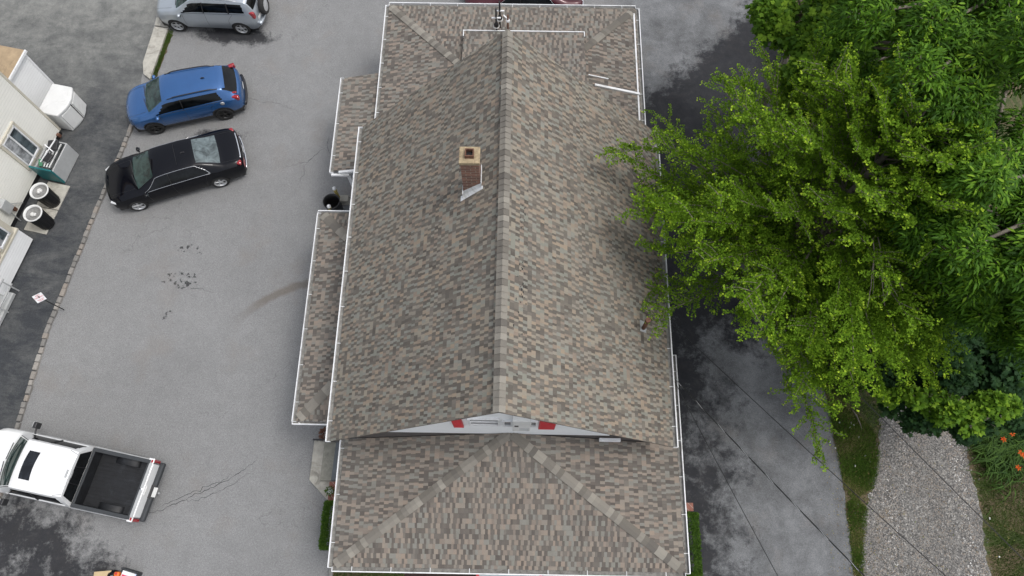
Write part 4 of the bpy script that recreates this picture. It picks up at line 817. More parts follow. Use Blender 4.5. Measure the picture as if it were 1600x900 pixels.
class Car:
    def __init__(s, sp): s.p = sp; s.x0 = sp['zt'][0][0]; s.x1 = sp['zt'][-1][0]
    def ring(s, x):
        p = s.p; zt = interp(p['zt'], x); zs = min(interp(p['zs'], x), zt-.012); wb = interp(p['wb'], x); wr = interp(p['wr'], x); sill = interp(p['sill'], x)
        zl = sill
        for ax in p['axles']:
            d = abs(x-ax)
            if d < p['arch']: zl = max(zl, p['wz']+sqrt(p['arch']**2-d*d))
        zl = min(zl, zs-.06); wi = wb-.055; crown = p.get('crown', .05)
        ze = zs+(zt-zs)*(1-min(crown*3, crown/(max(zt-zs, .02)+.12))) ; ze = max(ze, zs+.002)
        out = []
        for i in range(NS):
            t = i/(NS-1); z = zl+(zs-.02-zl)*t
            h = (z-sill)/max(zs-sill, .05); bul = wb-.075*(1-min(1, h*1.9))**2-.035*max(0, h-.62)/.38
            if abs(h-.66) < .06: bul += .004
            out.append((bul, z))
        for i in range(1, NG+1):
            t = i/NG; y = wi+(wr-wi)*t+.022*sin(pi*t)*min(1, (zt-zs)/.3); z = zs+(ze-zs)*t
            out.append((y, z))
        for i in range(1, NR+2):
            t = i/(NR+1); a = t*pi/2; y = wr*(1-t); z = ze+(zt-ze)*(1-(1-t)**2.4)
            out.append((max(0, y), z))
        return out      # NU points
    def D(s, P):
        x, y, z = P; p = s.p; W = p['W']/2; q = (abs(y)/W)**2
        e = max(0, (x-(s.x1-.75))/.75); x -= p.get('nose', .22)*q*e*e*(.6+.4*q)
        e = max(0, ((s.x0+.6)-x)/.6); x += p.get('tail', .13)*q*e*e*(.6+.4*q)
        for xc, am, wd_ in p.get('bow', ()):
            b = math.exp(-((P[0]-xc)/wd_)**2); x += am*(1-min(1, q*1.25))*b
        return V(x, y, z)
    def S(s, x, u, side=1):
        r = s.ring(x); u = max(0, min(NU-1.001, u)); i = int(u); t = u-i; a, b = r[i], r[i+1]
        return s.D((x, side*(a[0]+(b[0]-a[0])*t), a[1]+(b[1]-a[1])*t))
    def N(s, x, u, side=1):
        e = .02; a = s.S(x+e, u, side)-s.S(x-e, u, side); b = s.S(x, min(u+.3, NU-1.01), side)-s.S(x, max(0, u-.3), side); n = a.cross(b)*side
        n = n.normalized() if n.length > 1e-9 else V(0, side, 0)
        return n
    def cap(s, yf, u, end):
        x = s.x1 if end > 0 else s.x0; r = s.ring(x); u = max(0, min(NU-1.001, u)); i = int(u); t = u-i; w_ = r[i][0]+(r[i+1][0]-r[i][0])*t; z = r[i][1]+(r[i+1][1]-r[i][1])*t
        return s.D((x, yf*w_, z))
    def body(s, parent, mats, glass, capname=True):
        # glass(xmid, u, side)-> key or None ; mats: key->(part name, material)
        p = s.p; n = int((s.x1-s.x0)/.034); xs = [s.x0+(s.x1-s.x0)*i/n for i in range(n+1)]
        extra = []
        xs = sorted(set(xs+extra)); vs = []; 
        for x in xs:
            r = s.ring(x)
            for y, z in r: vs.append(s.D((x, y, z)))
            for y, z in r[:-1][::-1]: vs.append(s.D((x, -y, z)))
        K = 2*NU-1; groups = {}
        for i in range(len(xs)-1):
            xm = (xs[i]+xs[i+1])/2
            for j in range(K-1):
                u = j+.5 if j < NU-1 else K-1-j-.5; side = 1 if j < NU-1 else -1
                key = glass(xm, u, side) or 'body'
                groups.setdefault(key, []).append((i*K+j, (i+1)*K+j, (i+1)*K+j+1, i*K+j+1))
        # caps
        for end, i in ((1, len(xs)-1), (-1, 0)):
            if p.get('opencap') == end: continue
            base = len(vs); C = 12; x = xs[i]; r = s.ring(x)
            for y, z in r:
                for c in range(C+1): vs.append(s.D((x, y*(1-2*c/C), z)))
            for a in range(NU-1):
                for c in range(C):
                    f = (base+a*(C+1)+c, base+a*(C+1)+c+1, base+(a+1)*(C+1)+c+1, base+(a+1)*(C+1)+c)
                    groups.setdefault('body', []).append(f if end > 0 else f[::-1])
        obs = {}
        for key, fs in groups.items():
            used = sorted({i for f in fs for i in f}); mp = {a: b for b, a in enumerate(used)}
            me = bpy.data.meshes.new(mats[key][0]); me.from_pydata([tuple(vs[a]) for a in used], [], [[mp[a] for a in f] for f in fs])
            b = bmesh.new(); b.from_mesh(me); bmesh.ops.remove_doubles(b, verts=b.verts, dist=.0008); bmesh.ops.recalc_face_normals(b, faces=b.faces) if 0 else None; b.to_mesh(me); b.free()
            me.polygons.foreach_set('use_smooth', [True]*len(me.polygons)); o = link_mesh(mats[key][0], me, mats[key][1], parent); obs[key] = o
            if key == 'body':
                try:
                    me.set_sharp_from_angle(angle=radians(38))
                except Exception: pass
        # underbody
        mb = MB(); W = p['W']/2-.14; mb.box(((s.x0+s.x1)/2, 0, .42), (s.x1-s.x0-.35, 2*W, .44)); mb.build('underbody', M['black'], parent); return obs
    def patch(s, name, q, side, m, parent, off=.004, nx=10, nu=6):
        vs = []; fs = []
        for i in range(nx+1):
            for j in range(nu+1):
                a, b = i/nx, j/nu; x = (q[0][0]*(1-a)+q[1][0]*a)*(1-b)+(q[3][0]*(1-a)+q[2][0]*a)*b; u = (q[0][1]*(1-a)+q[1][1]*a)*(1-b)+(q[3][1]*(1-a)+q[2][1]*a)*b
                vs.append(s.S(x, u, side)+s.N(x, u, side)*off)
        for i in range(nx):
            for j in range(nu): k = i*(nu+1)+j; fs.append((k, k+nu+1, k+nu+2, k+1) if side > 0 else (k+1, k+nu+2, k+nu+1, k))
        mb = MB(); mb.add(vs, fs, None, True); o = mb.build(name, m, parent); return o
    def cpatch(s, name, q, end, m, parent, off=.012, nx=8, nu=5, thick=0):
        vs = []; fs = []
        for i in range(nx+1):
            for j in range(nu+1):
                a, b = i/nx, j/nu; y = (q[0][0]*(1-a)+q[1][0]*a)*(1-b)+(q[3][0]*(1-a)+q[2][0]*a)*b; u = (q[0][1]*(1-a)+q[1][1]*a)*(1-b)+(q[3][1]*(1-a)+q[2][1]*a)*b
                vs.append(s.cap(y, u, end)+V(end*off, 0, 0))
        for i in range(nx):
            for j in range(nu): k = i*(nu+1)+j; fs.append((k, k+nu+1, k+nu+2, k+1))
        mb = MB(); mb.add(vs, fs, None, True); return mb.build(name, m, parent)
    def line(s, pts, side, rad, m, name, parent, off=.0, n=14):
        P = []
        for (xa, ua), (xb, ub) in zip(pts, pts[1:]):
            for i in range(n): t = i/n; x = xa+(xb-xa)*t; u = ua+(ub-ua)*t; P.append(s.S(x, u, side)+s.N(x, u, side)*off)
        P.append(s.S(pts[-1][0], pts[-1][1], side)+s.N(pts[-1][0], pts[-1][1], side)*off)
        mb = MB(); mb.tube(P, rad, 6); return mb.build(name, m, parent)
def wheel(parent, x, y, R, wdt, rim, rimname='rim', spokes=5, twin=False):
    side = 1 if y > 0 else -1
    r = MB(); c = (x, y, R); ax = (0, side, 0); h = wdt/2
    r.lathe(c, [(R*.6, -h), (R*.9, -h), (R*.985, -h*.75), (R, -h*.3), (R, h*.3), (R*.985, h*.75), (R*.92, h), (R*.68, h*1.02), (R*.66, h*.7)], 36, axis=ax)
    t = r.build('wheel', M['rubber'], parent)
    r = MB(); r.lathe(c, [(R*.69, h*.9), (R*.67, h*1.0), (R*.62, h*.96), (R*.6, h*.1)], 36, axis=ax); r.lathe(c, [(0, h*.84), (R*.15, h*.82), (R*.17, h*.5)], 16, axis=ax)
    A = Vector(ax); X = V(1, 0, 0); Z = V(0, 0, 1)
    for k in range(spokes):
        for dt in ((-.13, .13) if twin else (0,)):
            a = 2*pi*k/spokes+.3+dt; d = X*cos(a)+Z*sin(a); e = -X*sin(a)+Z*cos(a); p0 = Vector(c)+A*h*.8+d*R*.08; p1 = Vector(c)+A*h*.9+d*R*.64
            w0, w1 = (R*.1, R*.085) if not twin else (R*.05, R*.05)
            vs = [p0+e*w0-A*.02, p0-e*w0-A*.02, p1-e*w1-A*.02, p1+e*w1-A*.02, p0+e*w0*.8, p0-e*w0*.8, p1-e*w1*.8, p1+e*w1*.8]
            r.add(vs, [(4, 5, 6, 7), (0, 1, 5, 4), (1, 2, 6, 5), (2, 3, 7, 6), (3, 0, 4, 7)])
    r.build(rimname, rim, t); r = MB(); r.lathe(c, [(0, h*.2), (R*.6, h*.2)], 24, axis=ax); r.build('brake_disc', M['rimdark'], t)
    return t
def mirror(c, x, u, side, m, parent, size=(.13, .2, .13)):
    q = c.S(x, u, side); r = MB(); ctr = q+V(.03, side*(size[1]*.5+.03), .04)
    prof = [(-.5, .5, .5), (.0, 1, 1), (.35, .85, .85), (.5, .3, .3)]
    vs = []; n = 12
    for px, sy, sz in prof:
        for k in range(n): a = 2*pi*k/n; vs.append(ctr+V(px*size[0], cos(a)*size[1]*.5*sy, sin(a)*size[2]*.5*sz))
    r.add(vs, [(i*n+k, i*n+(k+1) % n, (i+1)*n+(k+1) % n, (i+1)*n+k) for i in range(3) for k in range(n)]+[tuple(range(n))[::-1], tuple(range(3*n, 4*n))], None, True)
    r.bar(q, ctr, .05, .03); o = r.build('mirror', m, parent); r = MB(); r.box(ctr+V(-size[0]*.48, 0, 0), (.02, size[1]*.5, size[2]*.5)); r.build('mirror_glass', M['rear_glass'], o)
def wipers(c, x, parent, u=21, z=.012):
    r = MB()
    for y0, y1 in ((-.55, -.02), (.05, .6)):
        P = [c.S(x+.02, NU-1.2, 1)+V(0, 0, 0)]
        a = Vector((x-.02, y0, interp(c.p['zt'], x-.02)+.0)); b = Vector((x-.07, y1, interp(c.p['zt'], x-.07)+.0)); r.bar(c.D(a)+V(.08, 0, .015), c.D(b)+V(.07, 0, .015), .02, .015)
    r.build('wiper', M['dark'], parent)
def place(name, label, fpx, rpx, W, wb, group, sc=.96, cat='car', head_flip=False):
    # both visible hub caps fix position and heading
    a = at(fpx[0], fpx[1], .33); b = at(rpx[0], rpx[1], .33); d = (a-b).normalized(); left = V(-d.y, d.x, 0)
    vis = 1 if left.dot(V(-(a.x+b.x)/2, -(a.y+b.y)/2-0, 0)) > 0 else -1
    c = (a+b)/2-left*vis*W/2*sc; return thing(name, label, cat, (c.x, c.y, .006), atan2(d.y, d.x), group, sc)
SA = 0+NS-1   # u index of the shoulder
def sedan(root, paint_m, windows='glass', detail=True):
    sp = dict(W=1.88, axles=(1.525, -1.525), arch=.375, wz=.34, crown=.075, nose=.2, tail=.12,
      zt=[(-2.66, .93), (-2.63, .99), (-2.56, 1.05), (-2.3, 1.09), (-1.95, 1.11), (-1.85, 1.13), (-1.5, 1.27), (-1.15, 1.4), (-.95, 1.445), (-.5, 1.475), (0, 1.47), (.3, 1.445), (.42, 1.42), (.8, 1.24), (1.16, 1.065), (1.28, 1.04), (1.8, .985), (2.15, .92), (2.3, .86), (2.385, .76)],
      zs=[(-2.66, .86), (-2.4, .99), (-2, 1.02), (-1, 1.0), (1, .96), (1.6, .92), (2.1, .82), (2.385, .66)],
      wb=[(-2.66, .8), (-2.5, .88), (-2, .925), (-1, .94), (1.2, .94), (1.8, .92), (2.2, .87), (2.385, .8)],
      wr=[(-2.66, .66), (-2.3, .74), (-1.9, .74), (-1.5, .66), (-1, .6), (-.3, .6), (.4, .61), (.8, .68), (1.16, .76), (1.4, .78), (2.1, .7), (2.385, .6)],
      sill=[(-2.66, .42), (-2.5, .27), (-2, .24), (2.1, .22), (2.385, .3)], bow=((1.1, .1, .4), (-1.75, -.06, .35)))
    c = Car(sp)
    def g(x, u, side):
        k = u-(NS-1+NG)   # >0 in the roof part
        if .47 < x < 1.13 and k > .85: return 'ws'
        if -1.83 < x < -1.08 and k > 1.6: return 'rg'
        top = NG+NS-1-1.4
        if NS-.35 < u < top+.4 and -1.45+(.0 if u < NS+1 else (u-NS-1)*.1) < x < .98-(u-NS)*.135: return 'sw' if side > 0 else 'sx'
    b = c.body(root, dict(body=('body', paint_m), ws=('windscreen', M['windscreen']), rg=('rear_window', M['rear_glass']), sw=('side_window', M['glass']), sx=('side_window', M['glass'])), g)
    B = b['body']
    for sd in (1, -1):
        for ax in sp['axles']: wheel(root, ax, sd*.82, .34, .22, M['alloy'], spokes=5)
        top = NG+NS-2.0
        c.line([(1.0, NS-.5), (-1.42, NS-.5), (-1.3, NS+2.2), (-1.0, top+.7), (.45, top+.55), (1.0, NS-.4)], sd, .0075, M['chrome'], 'window_trim', B)
        for xa in (.93, -.02): c.line([(xa, .6), (xa+.02, NS-.6)], sd, .005, M['black'], 'door_seam', B)
        c.line([(-1.05, .6), (-1.08, 3), (-1.3, NS-.6)], sd, .005, M['black'], 'door_seam', B)
        c.line([(.0, NS-.2), (-.03, top+.4)], sd, .018, M['black'], 'pillar_trim', B)
        for xa in (.12, -.82): c.line([(xa, 6.7), (xa-.2, 6.7)], sd, .016, M['chrome'] if 0 else paint_m, 'door_handle', root, .02, 4)
        c.patch('tail_light', [(-2.62, 4.6), (-2.36, 5.2), (-2.34, NS+.4), (-2.6, NS+.2)], sd, M['lamp_red'], root, .012)
        c.patch('headlight', [(2.16, 3.9), (2.37, 3.6), (2.36, NS-1.2), (2.05, NS-.2)], sd, M['lamp_clear'], root, .012)
        mirror(c, .92, NS-.5, sd, paint_m if detail else paint_m, root)
    c.cpatch('tail_light', [(-.99, 4.2), (-.62, 4.2), (-.62, 8.5), (-.96, 8.5)], -1, M['lamp_red'], root, .016); c.cpatch('tail_light', [(.62, 4.2), (.99, 4.2), (.96, 8.5), (.62, 8.5)], -1, M['lamp_red'], root, .016)
    c.cpatch('number_plate', [(-.2, 4), (.2, 4), (.2, 6.6), (-.2, 6.6)], -1, M['plastic_w'], root, .02)
    # chrome strip and lip along the boot edge
    P = [c.S(-2.585, u, 1) for u in np.linspace(NS+NG+1, NU-1.01, 10)]; Q = [V(p.x, -p.y, p.z) for p in P[::-1]]
    r = MB(); r.tube([p+V(-.028, 0, -.012) for p in P+Q], .022, 8); r.build('chrome_strip', M['chrome'], root)
    r = MB(); P = [c.cap(y, 2.2, -1)+V(-.02, 0, 0) for y in np.linspace(-.95, .95, 16)]; r.tube(P, .028, 8); r.build('bumper_lip', M['chrome'], root)
    c.cpatch('grille', [(-.45, 2.4), (.45, 2.4), (.5, NS), (-.5, NS)], 1, M['rimdark'], root, .014)
    # seams of bonnet and boot, aerial
    for sd in (1, -1): c.line([(1.24, NS+NG+1.6), (2.3, NS+NG+1.5)], sd, .005, M['black'], 'bonnet_seam', B); c.line([(-1.9, NS+NG+.9), (-2.55, NS+NG+.8)], sd, .005, M['black'], 'boot_seam', B)
    z = interp(sp['zt'], -.72); r = MB(); r.box((-.72, 0, z+.018), (.17, .05, .045), taper=.5); r.build('aerial', M['dark'], root, .01)
    r = MB(); r.box((-.45, 0, 1.477), (.01, .9, .006)); r.build('roof_seam', M['rimdark'], root)
    wipers(c, 1.13, root); c.patch('windscreen_sticker', [(1.0, NS+NG+3.2), (1.07, NS+NG+3.2), (1.07, NS+NG+3.9), (1.0, NS+NG+3.9)], 1, M['plastic_w'], root, .008, 2, 2); c.patch('mirror_tag', [(.62, NU-1.6), (.68, NU-1.6), (.68, NU-1.15), (.62, NU-1.15)], 1, M['plastic_w'], root, .008, 2, 2); return c
def lens(root, x, y, z, d, m, name='tail_light', rz=0):
    for sd in (1, -1): r = MB(); r.box((x, sd*y, z), d, rz*sd); r.build(name, m, root, min(d)*.3)
t = place('saloon_car', 'shiny black four-door saloon with chrome window trim, parked below the blue car', (217, 323), (345, 286), 1.88, 3.05, 'cars parked nose to the kerb')
sedan(t, M['p_black']); lens(t, -2.47, .715, .95, (.2, .19, .16), M['lamp_red'], rz=-.25); lens(t, 2.2, .72, .72, (.22, .16, .1), M['lamp_clear'], 'headlight', -.6)
t = thing('maroon_car', 'dark maroon car mostly hidden behind the far eave of the long house', 'car', (.02, 20.85, .006), pi, None, .93)
t.rotation_euler.z = pi-.01; sedan(t, M['p_red'])
def hatch(root, kind):
    blue = kind == 'blue'
    if blue: sp = dict(W=1.8, axles=(1.33, -1.335), arch=.385, wz=.35, crown=.07, nose=.26, tail=.16,
      zt=[(-2.26, .92), (-2.23, 1.0), (-2.17, 1.07), (-2.1, 1.13), (-1.95, 1.25), (-1.7, 1.44), (-1.58, 1.5), (-1.3, 1.545), (-.8, 1.58), (-.2, 1.59), (.3, 1.56), (.5, 1.525), (.85, 1.34), (1.2, 1.135), (1.32, 1.1), (1.7, 1.03), (2.0, .93), (2.14, .83), (2.2, .72)],
      zs=[(-2.26, .85), (-2.0, 1.06), (-1.2, 1.06), (-.5, 1.02), (1, .98), (1.5, .93), (2.0, .8), (2.2, .62)],
      wb=[(-2.26, .76), (-2.1, .84), (-1.7, .885), (-1, .9), (1.1, .9), (1.6, .885), (2.0, .82), (2.2, .7)],
      wr=[(-2.26, .6), (-2.1, .6), (-1.6, .57), (-1, .6), (0, .62), (.5, .61), (.9, .68), (1.2, .73), (1.5, .74), (2.0, .66), (2.2, .52)],
      sill=[(-2.26, .42), (-2.1, .3), (-1.8, .26), (1.9, .26), (2.2, .34)], bow=((1.2, .1, .4), (-1.9, -.06, .3)))
    else: sp = dict(W=1.82, axles=(1.33, -1.33), arch=.385, wz=.355, crown=.065, nose=.24, tail=.12,
      zt=[(-2.16, 1.0), (-2.14, 1.1), (-2.08, 1.2), (-1.95, 1.42), (-1.82, 1.6), (-1.75, 1.635), (-1.3, 1.67), (-.7, 1.685), (-.1, 1.68), (.25, 1.645), (.42, 1.6), (.75, 1.38), (1.08, 1.17), (1.2, 1.13), (1.6, 1.07), (1.9, .99), (2.08, .88), (2.15, .76)],
      zs=[(-2.16, .93), (-1.9, 1.1), (-1.2, 1.1), (-.5, 1.08), (1, 1.03), (1.5, .97), (1.95, .85), (2.15, .66)],
      wb=[(-2.16, .8), (-2, .86), (-1.6, .9), (-1, .91), (1.1, .91), (1.6, .89), (2.0, .82), (2.15, .72)],
      wr=[(-2.16, .7), (-1.9, .66), (-1.6, .64), (-1, .65), (0, .65), (.4, .64), (.8, .7), (1.1, .75), (1.4, .76), (1.95, .68), (2.15, .56)],
      sill=[(-2.16, .42), (-2.0, .32), (-1.8, .29), (1.8, .28), (2.15, .36)], bow=((1.1, .1, .4), (-1.9, -.05, .3)))
    c = Car(sp); ws0, ws1 = ((.56, 1.18) if blue else (.48, 1.06)); rg0, rg1 = ((-2.13, -1.64) if blue else (-2.06, -1.84))
    top = NG+NS-2.2
    def g(x, u, side):
        k = u-(NS-1+NG)
        if ws0 < x < ws1 and k > .85: return 'ws'
        if rg0 < x < rg1 and k > (.15 if blue else .6): return 'rg'
        xf = (1.02 if blue else .95)-(u-NS)*.115
        if NS-.3 < u < top+.45 and ((-1.55 if blue else -1.72)+(u-NS)*(.03 if blue else .02)) < x < xf: return 'sw' if side > 0 else 'sx'
        if blue and u < 1.9: return 'clad'
    mats = dict(body=('body', M['p_blue'] if blue else M['p_silver']), ws=('windscreen', M['windscreen']), rg=('rear_window', M['glass']), sw=('side_window', M['glass']), sx=('side_window', M['glass']), clad=('cladding', M['dark']))
    b = c.body(root, mats, g); B = b['body']; pm = mats['body'][1]
    for sd in (1, -1):
        for ax in sp['axles']: wheel(root, ax, sd*.785, .35, .225, M['rimdark'] if blue else M['alloy'], spokes=5, twin=blue)
        c.line([(1.05, NS-.45), ((-1.6 if blue else -1.74), NS-.4)], sd, .009, M['dark'], 'window_trim', B)
        for xa in (.86, -.08): c.line([(xa, 2.2), (xa, NS-.6)], sd, .005, M['black'], 'door_seam', B)
        c.line([(-.95, 2.4), (-.98, 4.4), (-1.2, NS-.6)], sd, .005, M['black'], 'door_seam', B)
        c.line([(-.06, NS-.2), (-.08, top+.4)], sd, .022, M['black'], 'pillar_trim', B)
        if not blue: c.line([(-1.08, NS-.2), (-1.06, top+.4)], sd, .03, M['black'], 'pillar_trim', B)
        for xa in (.05, -.85): c.line([(xa, 6.6), (xa-.2, 6.6)], sd, .017, pm, 'door_handle', root, .022, 4)
        if blue:
            c.patch('tail_light', [(-2.22, 5.8), (-1.92, 6.6), (-2.0, NS+.6), (-2.24, NS+.5)], sd, M['lamp_red'], root, .014); c.patch('tail_light', [(-2.2, NS+.2), (-2.0, NS+.3), (-2.06, NS+NG+.4), (-2.19, NS+NG+.5)], sd, M['lamp_red'], root, .014)
            c.patch('headlight', [(1.86, 4.4), (2.19, 4.2), (2.17, NS+.3), (1.72, NS-.3)], sd, M['lamp_clear'], root, .012)
        else:
            c.patch('tail_light', [(-2.13, 4.4), (-1.95, 5.4), (-1.84, NS+.6), (-2.1, NS+1.4)], sd, M['lamp_red'], root, .014); c.patch('headlight', [(1.84, 4.6), (2.13, 4.2), (2.12, NS-.3), (1.8, NS-.3)], sd, M['lamp_amber'], root, .012)
        mirror(c, .9, NS-.4, sd, pm if blue else M['p_silver'], root)
        # roof rails
        P = [c.S(x, NS+NG-.3, sd)+V(0, 0, (.045 if -1.35 < x < .2 else .0)) for x in np.linspace(-1.5, .35, 16)]; r = MB(); r.tube(P, .02 if blue else .018, 8); r.build('roof_rail', M['dark'] if blue else M['alloy'], root)
        c.line([(1.26, NS+NG+1.4), (2.1, NS+NG+1.2)], sd, .005, M['black'], 'bonnet_seam', B)
    if blue:
        z = interp(sp['zt'], -1.0); r = MB(); r.box((-1.05, 0, z+.03), (.16, .04, .06), taper=.4); r.build('aerial', M['dark'], root, .008)
        # spoiler over the rear glass
        P = [c.S(-1.66, u, 1) for u in np.linspace(NS+NG, NU-1.01, 8)]; r = MB(); Q = P+[V(p.x, -p.y, p.z) for p in P[::-1]]
        vs = []; 
        for p in Q: vs += [p+V(.14, 0, .03), p+V(-.1, 0, .018), p+V(-.1, 0, -.01)]
        r.add(vs, [(3*i, 3*i+3, 3*i+4, 3*i+1) for i in range(len(Q)-1)]+[(3*i+1, 3*i+4, 3*i+5, 3*i+2) for i in range(len(Q)-1)], None, True); r.build('spoiler', pm, root)
        c.cpatch('number_plate', [(-.22, 5), (.22, 5), (.22, 7.6), (-.22, 7.6)], -1, M['plastic_w'], root, .02)
        r = MB(); P = [c.cap(y, .8, -1)+V(-.03, 0, .02) for y in np.linspace(-.98, .98, 14)]; r.tube(P, .06, 8); r.build('rear_bumper', M['dark'], root)
        r = MB(); q = c.S(-1.5, 7.0, 1); r.lathe(q+V(0, .006, 0), [(.08, -.004), (.078, .006), (0, .008)], 18, axis=(0, 1, .1)); r.build('fuel_flap', M['alloy'], root)
    else:
        r = MB(); cx = c.x0-.13; r.lathe((cx, .12, .93), [(.2, -.1), (.33, -.1), (.36, -.06), (.36, .06), (.33, .1), (.24, .1), (.22, .06)], 30, axis=(-1, 0, .08)); sw_ = r.build('spare_wheel', M['rubber'], root)
        r = MB(); r.lathe((cx, .12, .93), [(.24, .085), (.2, .1), (.1, .09), (.06, .11), (0, .11)], 24, axis=(-1, 0, .08)); r.build('rim', M['alloy'], sw_)
        r = MB(); P = [c.cap(y, 1.6, -1)+V(-.03, 0, .0) for y in np.linspace(-.98, .98, 14)]; r.tube(P, .075, 8); r.build('rear_bumper', pm, root)
        c.cpatch('number_plate', [(.52, 5), (.84, 5), (.84, 7.4), (.52, 7.4)], -1, M['plastic_w'], root, .02); c.cpatch('number_plate', [(-.84, 5), (-.52, 5), (-.52, 7.4), (-.84, 7.4)], -1, M['plastic_w'], root, .02)
        r = MB()
        for x_ in (-.9, -.05): r.bar((x_, -.6, 1.745), (x_, .6, 1.745), .035, .025)
        r.build('roof_rack_bar', M['alloy'], root)
    wipers(c, ws1-.02, root); c.patch('windscreen_sticker', [(ws1-.14, NS+NG+3.2), (ws1-.07, NS+NG+3.2), (ws1-.07, NS+NG+3.9), (ws1-.14, NS+NG+3.9)], 1, M['plastic_w'], root, .008, 2, 2); return c
t = place('hatchback_car', 'blue crossover hatchback with dark wheel arches, parked between the silver and black cars', (243, 202.5), (351, 180), 1.8, 2.665, 'cars parked nose to the kerb'); hatch(t, 'blue'); lens(t, -2.02, .735, 1.03, (.3, .14, .2), M['lamp_red'], rz=-.3); lens(t, -1.98, .6, 1.17, (.28, .07, .06), M['lamp_red'], rz=-.1)
t = place('estate_car', 'silver sport utility car with spare wheel on its tailgate, cut by the top edge', (277, 41.6), (377.7, 46.4), 1.82, 2.66, 'cars parked nose to the kerb'); hatch(t, 'silver'); lens(t, -1.99, .76, 1.06, (.24, .13, .3), M['lamp_red'], rz=-.25)
# pickup: origin at the tailgate centre, x forward
def pickup():
    o = (at(238, 721, 1.22)+at(209, 812, 1.22))/2; t = thing('pickup_truck', 'white pickup truck with black bed liner and sunroof, parked at the lower left', 'pickup truck', (o.x, o.y, .006), radians(169.3), None, .95); t.location.x -= .11; t.location.y += .02
    sp = dict(W=1.98, axles=(4.35,), arch=.43, wz=.39, crown=.05, nose=.16, tail=.0,
      zt=[(1.98, 1.86), (2.2, 1.875), (2.8, 1.89), (3.4, 1.88), (3.62, 1.85), (3.95, 1.6), (4.3, 1.31), (4.42, 1.25), (4.8, 1.2), (5.2, 1.14), (5.4, 1.05), (5.45, .95)],
      zs=[(1.98, 1.18), (4.2, 1.16), (4.8, 1.1), (5.3, .98), (5.45, .85)], wb=[(1.98, .985), (4.2, .99), (5.0, .98), (5.45, .92)],
      wr=[(1.98, .68), (2.4, .72), (3.6, .73), (4.0, .79), (4.3, .84), (4.6, .86), (5.3, .8), (5.45, .74)], sill=[(1.98, .42), (5.1, .4), (5.45, .45)], bow=((4.3, .14, .45),))
    c = Car(sp); top = NG+NS-2.3
    def g(x, u, side):
        k = u-(NS-1+NG)
        if 3.7 < x < 4.3 and k > .75: return 'ws'
        if NS-.3 < u < top+.5 and 2.12+(u-NS)*.015 < x < 4.08-(u-NS)*.1: return 'sw' if side > 0 else 'sx'
        if u < 3.0: return 'low'
    b = c.body(t, dict(body=('cab', M['p_white']), ws=('windscreen', M['windscreen']), sw=('side_window', M['glass']), sx=('side_window', M['glass']), low=('lower_body', M['p_grey'])), g); B = b['body']
    # rear window: tall dark glass set proud of the cab's back
    r = MB(); r.add([V(1.955, -.8, 1.22), V(1.955, .8, 1.22), V(1.965, .64, 1.74), V(1.965, -.64, 1.74)]+[V(1.975, -.8, 1.22), V(1.975, .8, 1.22), V(1.975, .64, 1.74), V(1.975, -.64, 1.74)], [(0, 3, 2, 1), (4, 5, 6, 7), (0, 1, 5, 4), (1, 2, 6, 5), (2, 3, 7, 6), (3, 0, 4, 7)]); rw = r.build('rear_window', M['glass'], B)
    r = MB()
    for y in (-.27, .27): r.bar((1.95, y, 1.24), (1.958, y*.9, 1.72), .025, .015)
    r.build('window_divider', M['dark'], rw); r = MB(); r.box((1.95, 0, 1.8), (.03, .22, .05)); r.build('brake_light', M['plastic_g'], B)
    r = MB(); r.box((2.06, 0, 1.876), (.05, .24, .03)); r.build('brake_light_housing', M['plastic_g'], B)
    def topz(x_, y_):
        rr = c.ring(x_)
        for (ya, za), (yb, zb_) in zip(rr[NS+NG-1:], rr[NS+NG:]):
            if yb <= y_ <= ya: return za+(zb_-za)*(ya-y_)/max(ya-yb, 1e-6)
        return rr[-1][1]
    # sunroof, gutters, mirrors, handles
    r = MB(); nn = 8; vs = []
    for i in range(nn+1):
        for x_ in (3.12, 3.48): y = -.43+.86*i/nn; x2 = x_+.02-.04*(y/.43)**2; vs.append(V(x2, y, topz(x2, abs(y))+.007))
    r.add(vs, [(2*i, 2*i+2, 2*i+3, 2*i+1) for i in range(nn)], None, True); r.build('sunroof', M['sunroof'], B)
    for sd in (1, -1):
        wheel(t, 4.35, sd*.86, .39, .26, M['alloy'], spokes=5); wheel(t, .93, sd*.86, .39, .26, M['alloy'], spokes=5)
        c.line([(4.1, NS-.4), (2.1, NS-.4)], sd, .012, M['chrome'] if 0 else M['white'], 'window_trim', B)
        for xa in (2.98,): c.line([(xa, NS-.2), (xa, top+.4)], sd, .03, M['black'], 'pillar_trim', B)
        c.line([(3.85, .5), (3.9, NS-.6)], sd, .006, M['black'], 'door_seam', B); c.line([(2.9, .5), (2.9, NS-.6)], sd, .006, M['black'], 'door_seam', B)
        for xa in (3.1, 2.45): c.line([(xa, 7.0), (xa-.18, 7.0)], sd, .02, M['white'], 'door_handle', t, .025, 4)
        q = c.S(3.98, NS-.4, sd); r = MB(); r.bar(q, q+V(.02, sd*.2, .03), .06, .05); r.box(q+V(.0, sd*.27, .08), (.12, .2, .27)); mo = r.build('mirror', M['dark'], t, .03)
        r = MB(); r.box(q+V(.045, sd*.28, .1), (.06, .19, .22)); r.build('mirror_cap', M['chrome'] if 0 else M['plastic_g'], mo, .02)
        c.patch('headlight', [(5.1, 3.2), (5.43, 3.2), (5.42, NS-.8), (5.15, NS-.8)], sd, M['lamp_clear'], t, .015)
        c.line([(3.7, NS+NG-.6), (4.28, NS+NG-.6)], sd, .012, M['black'], 'pillar_trim', B); c.line([(1.99, NS+NG+.4), (2.25, NS+NG-.6)], sd, .006, M['black'], 'roof_seam', B)
    wipers(c, 4.28, t)
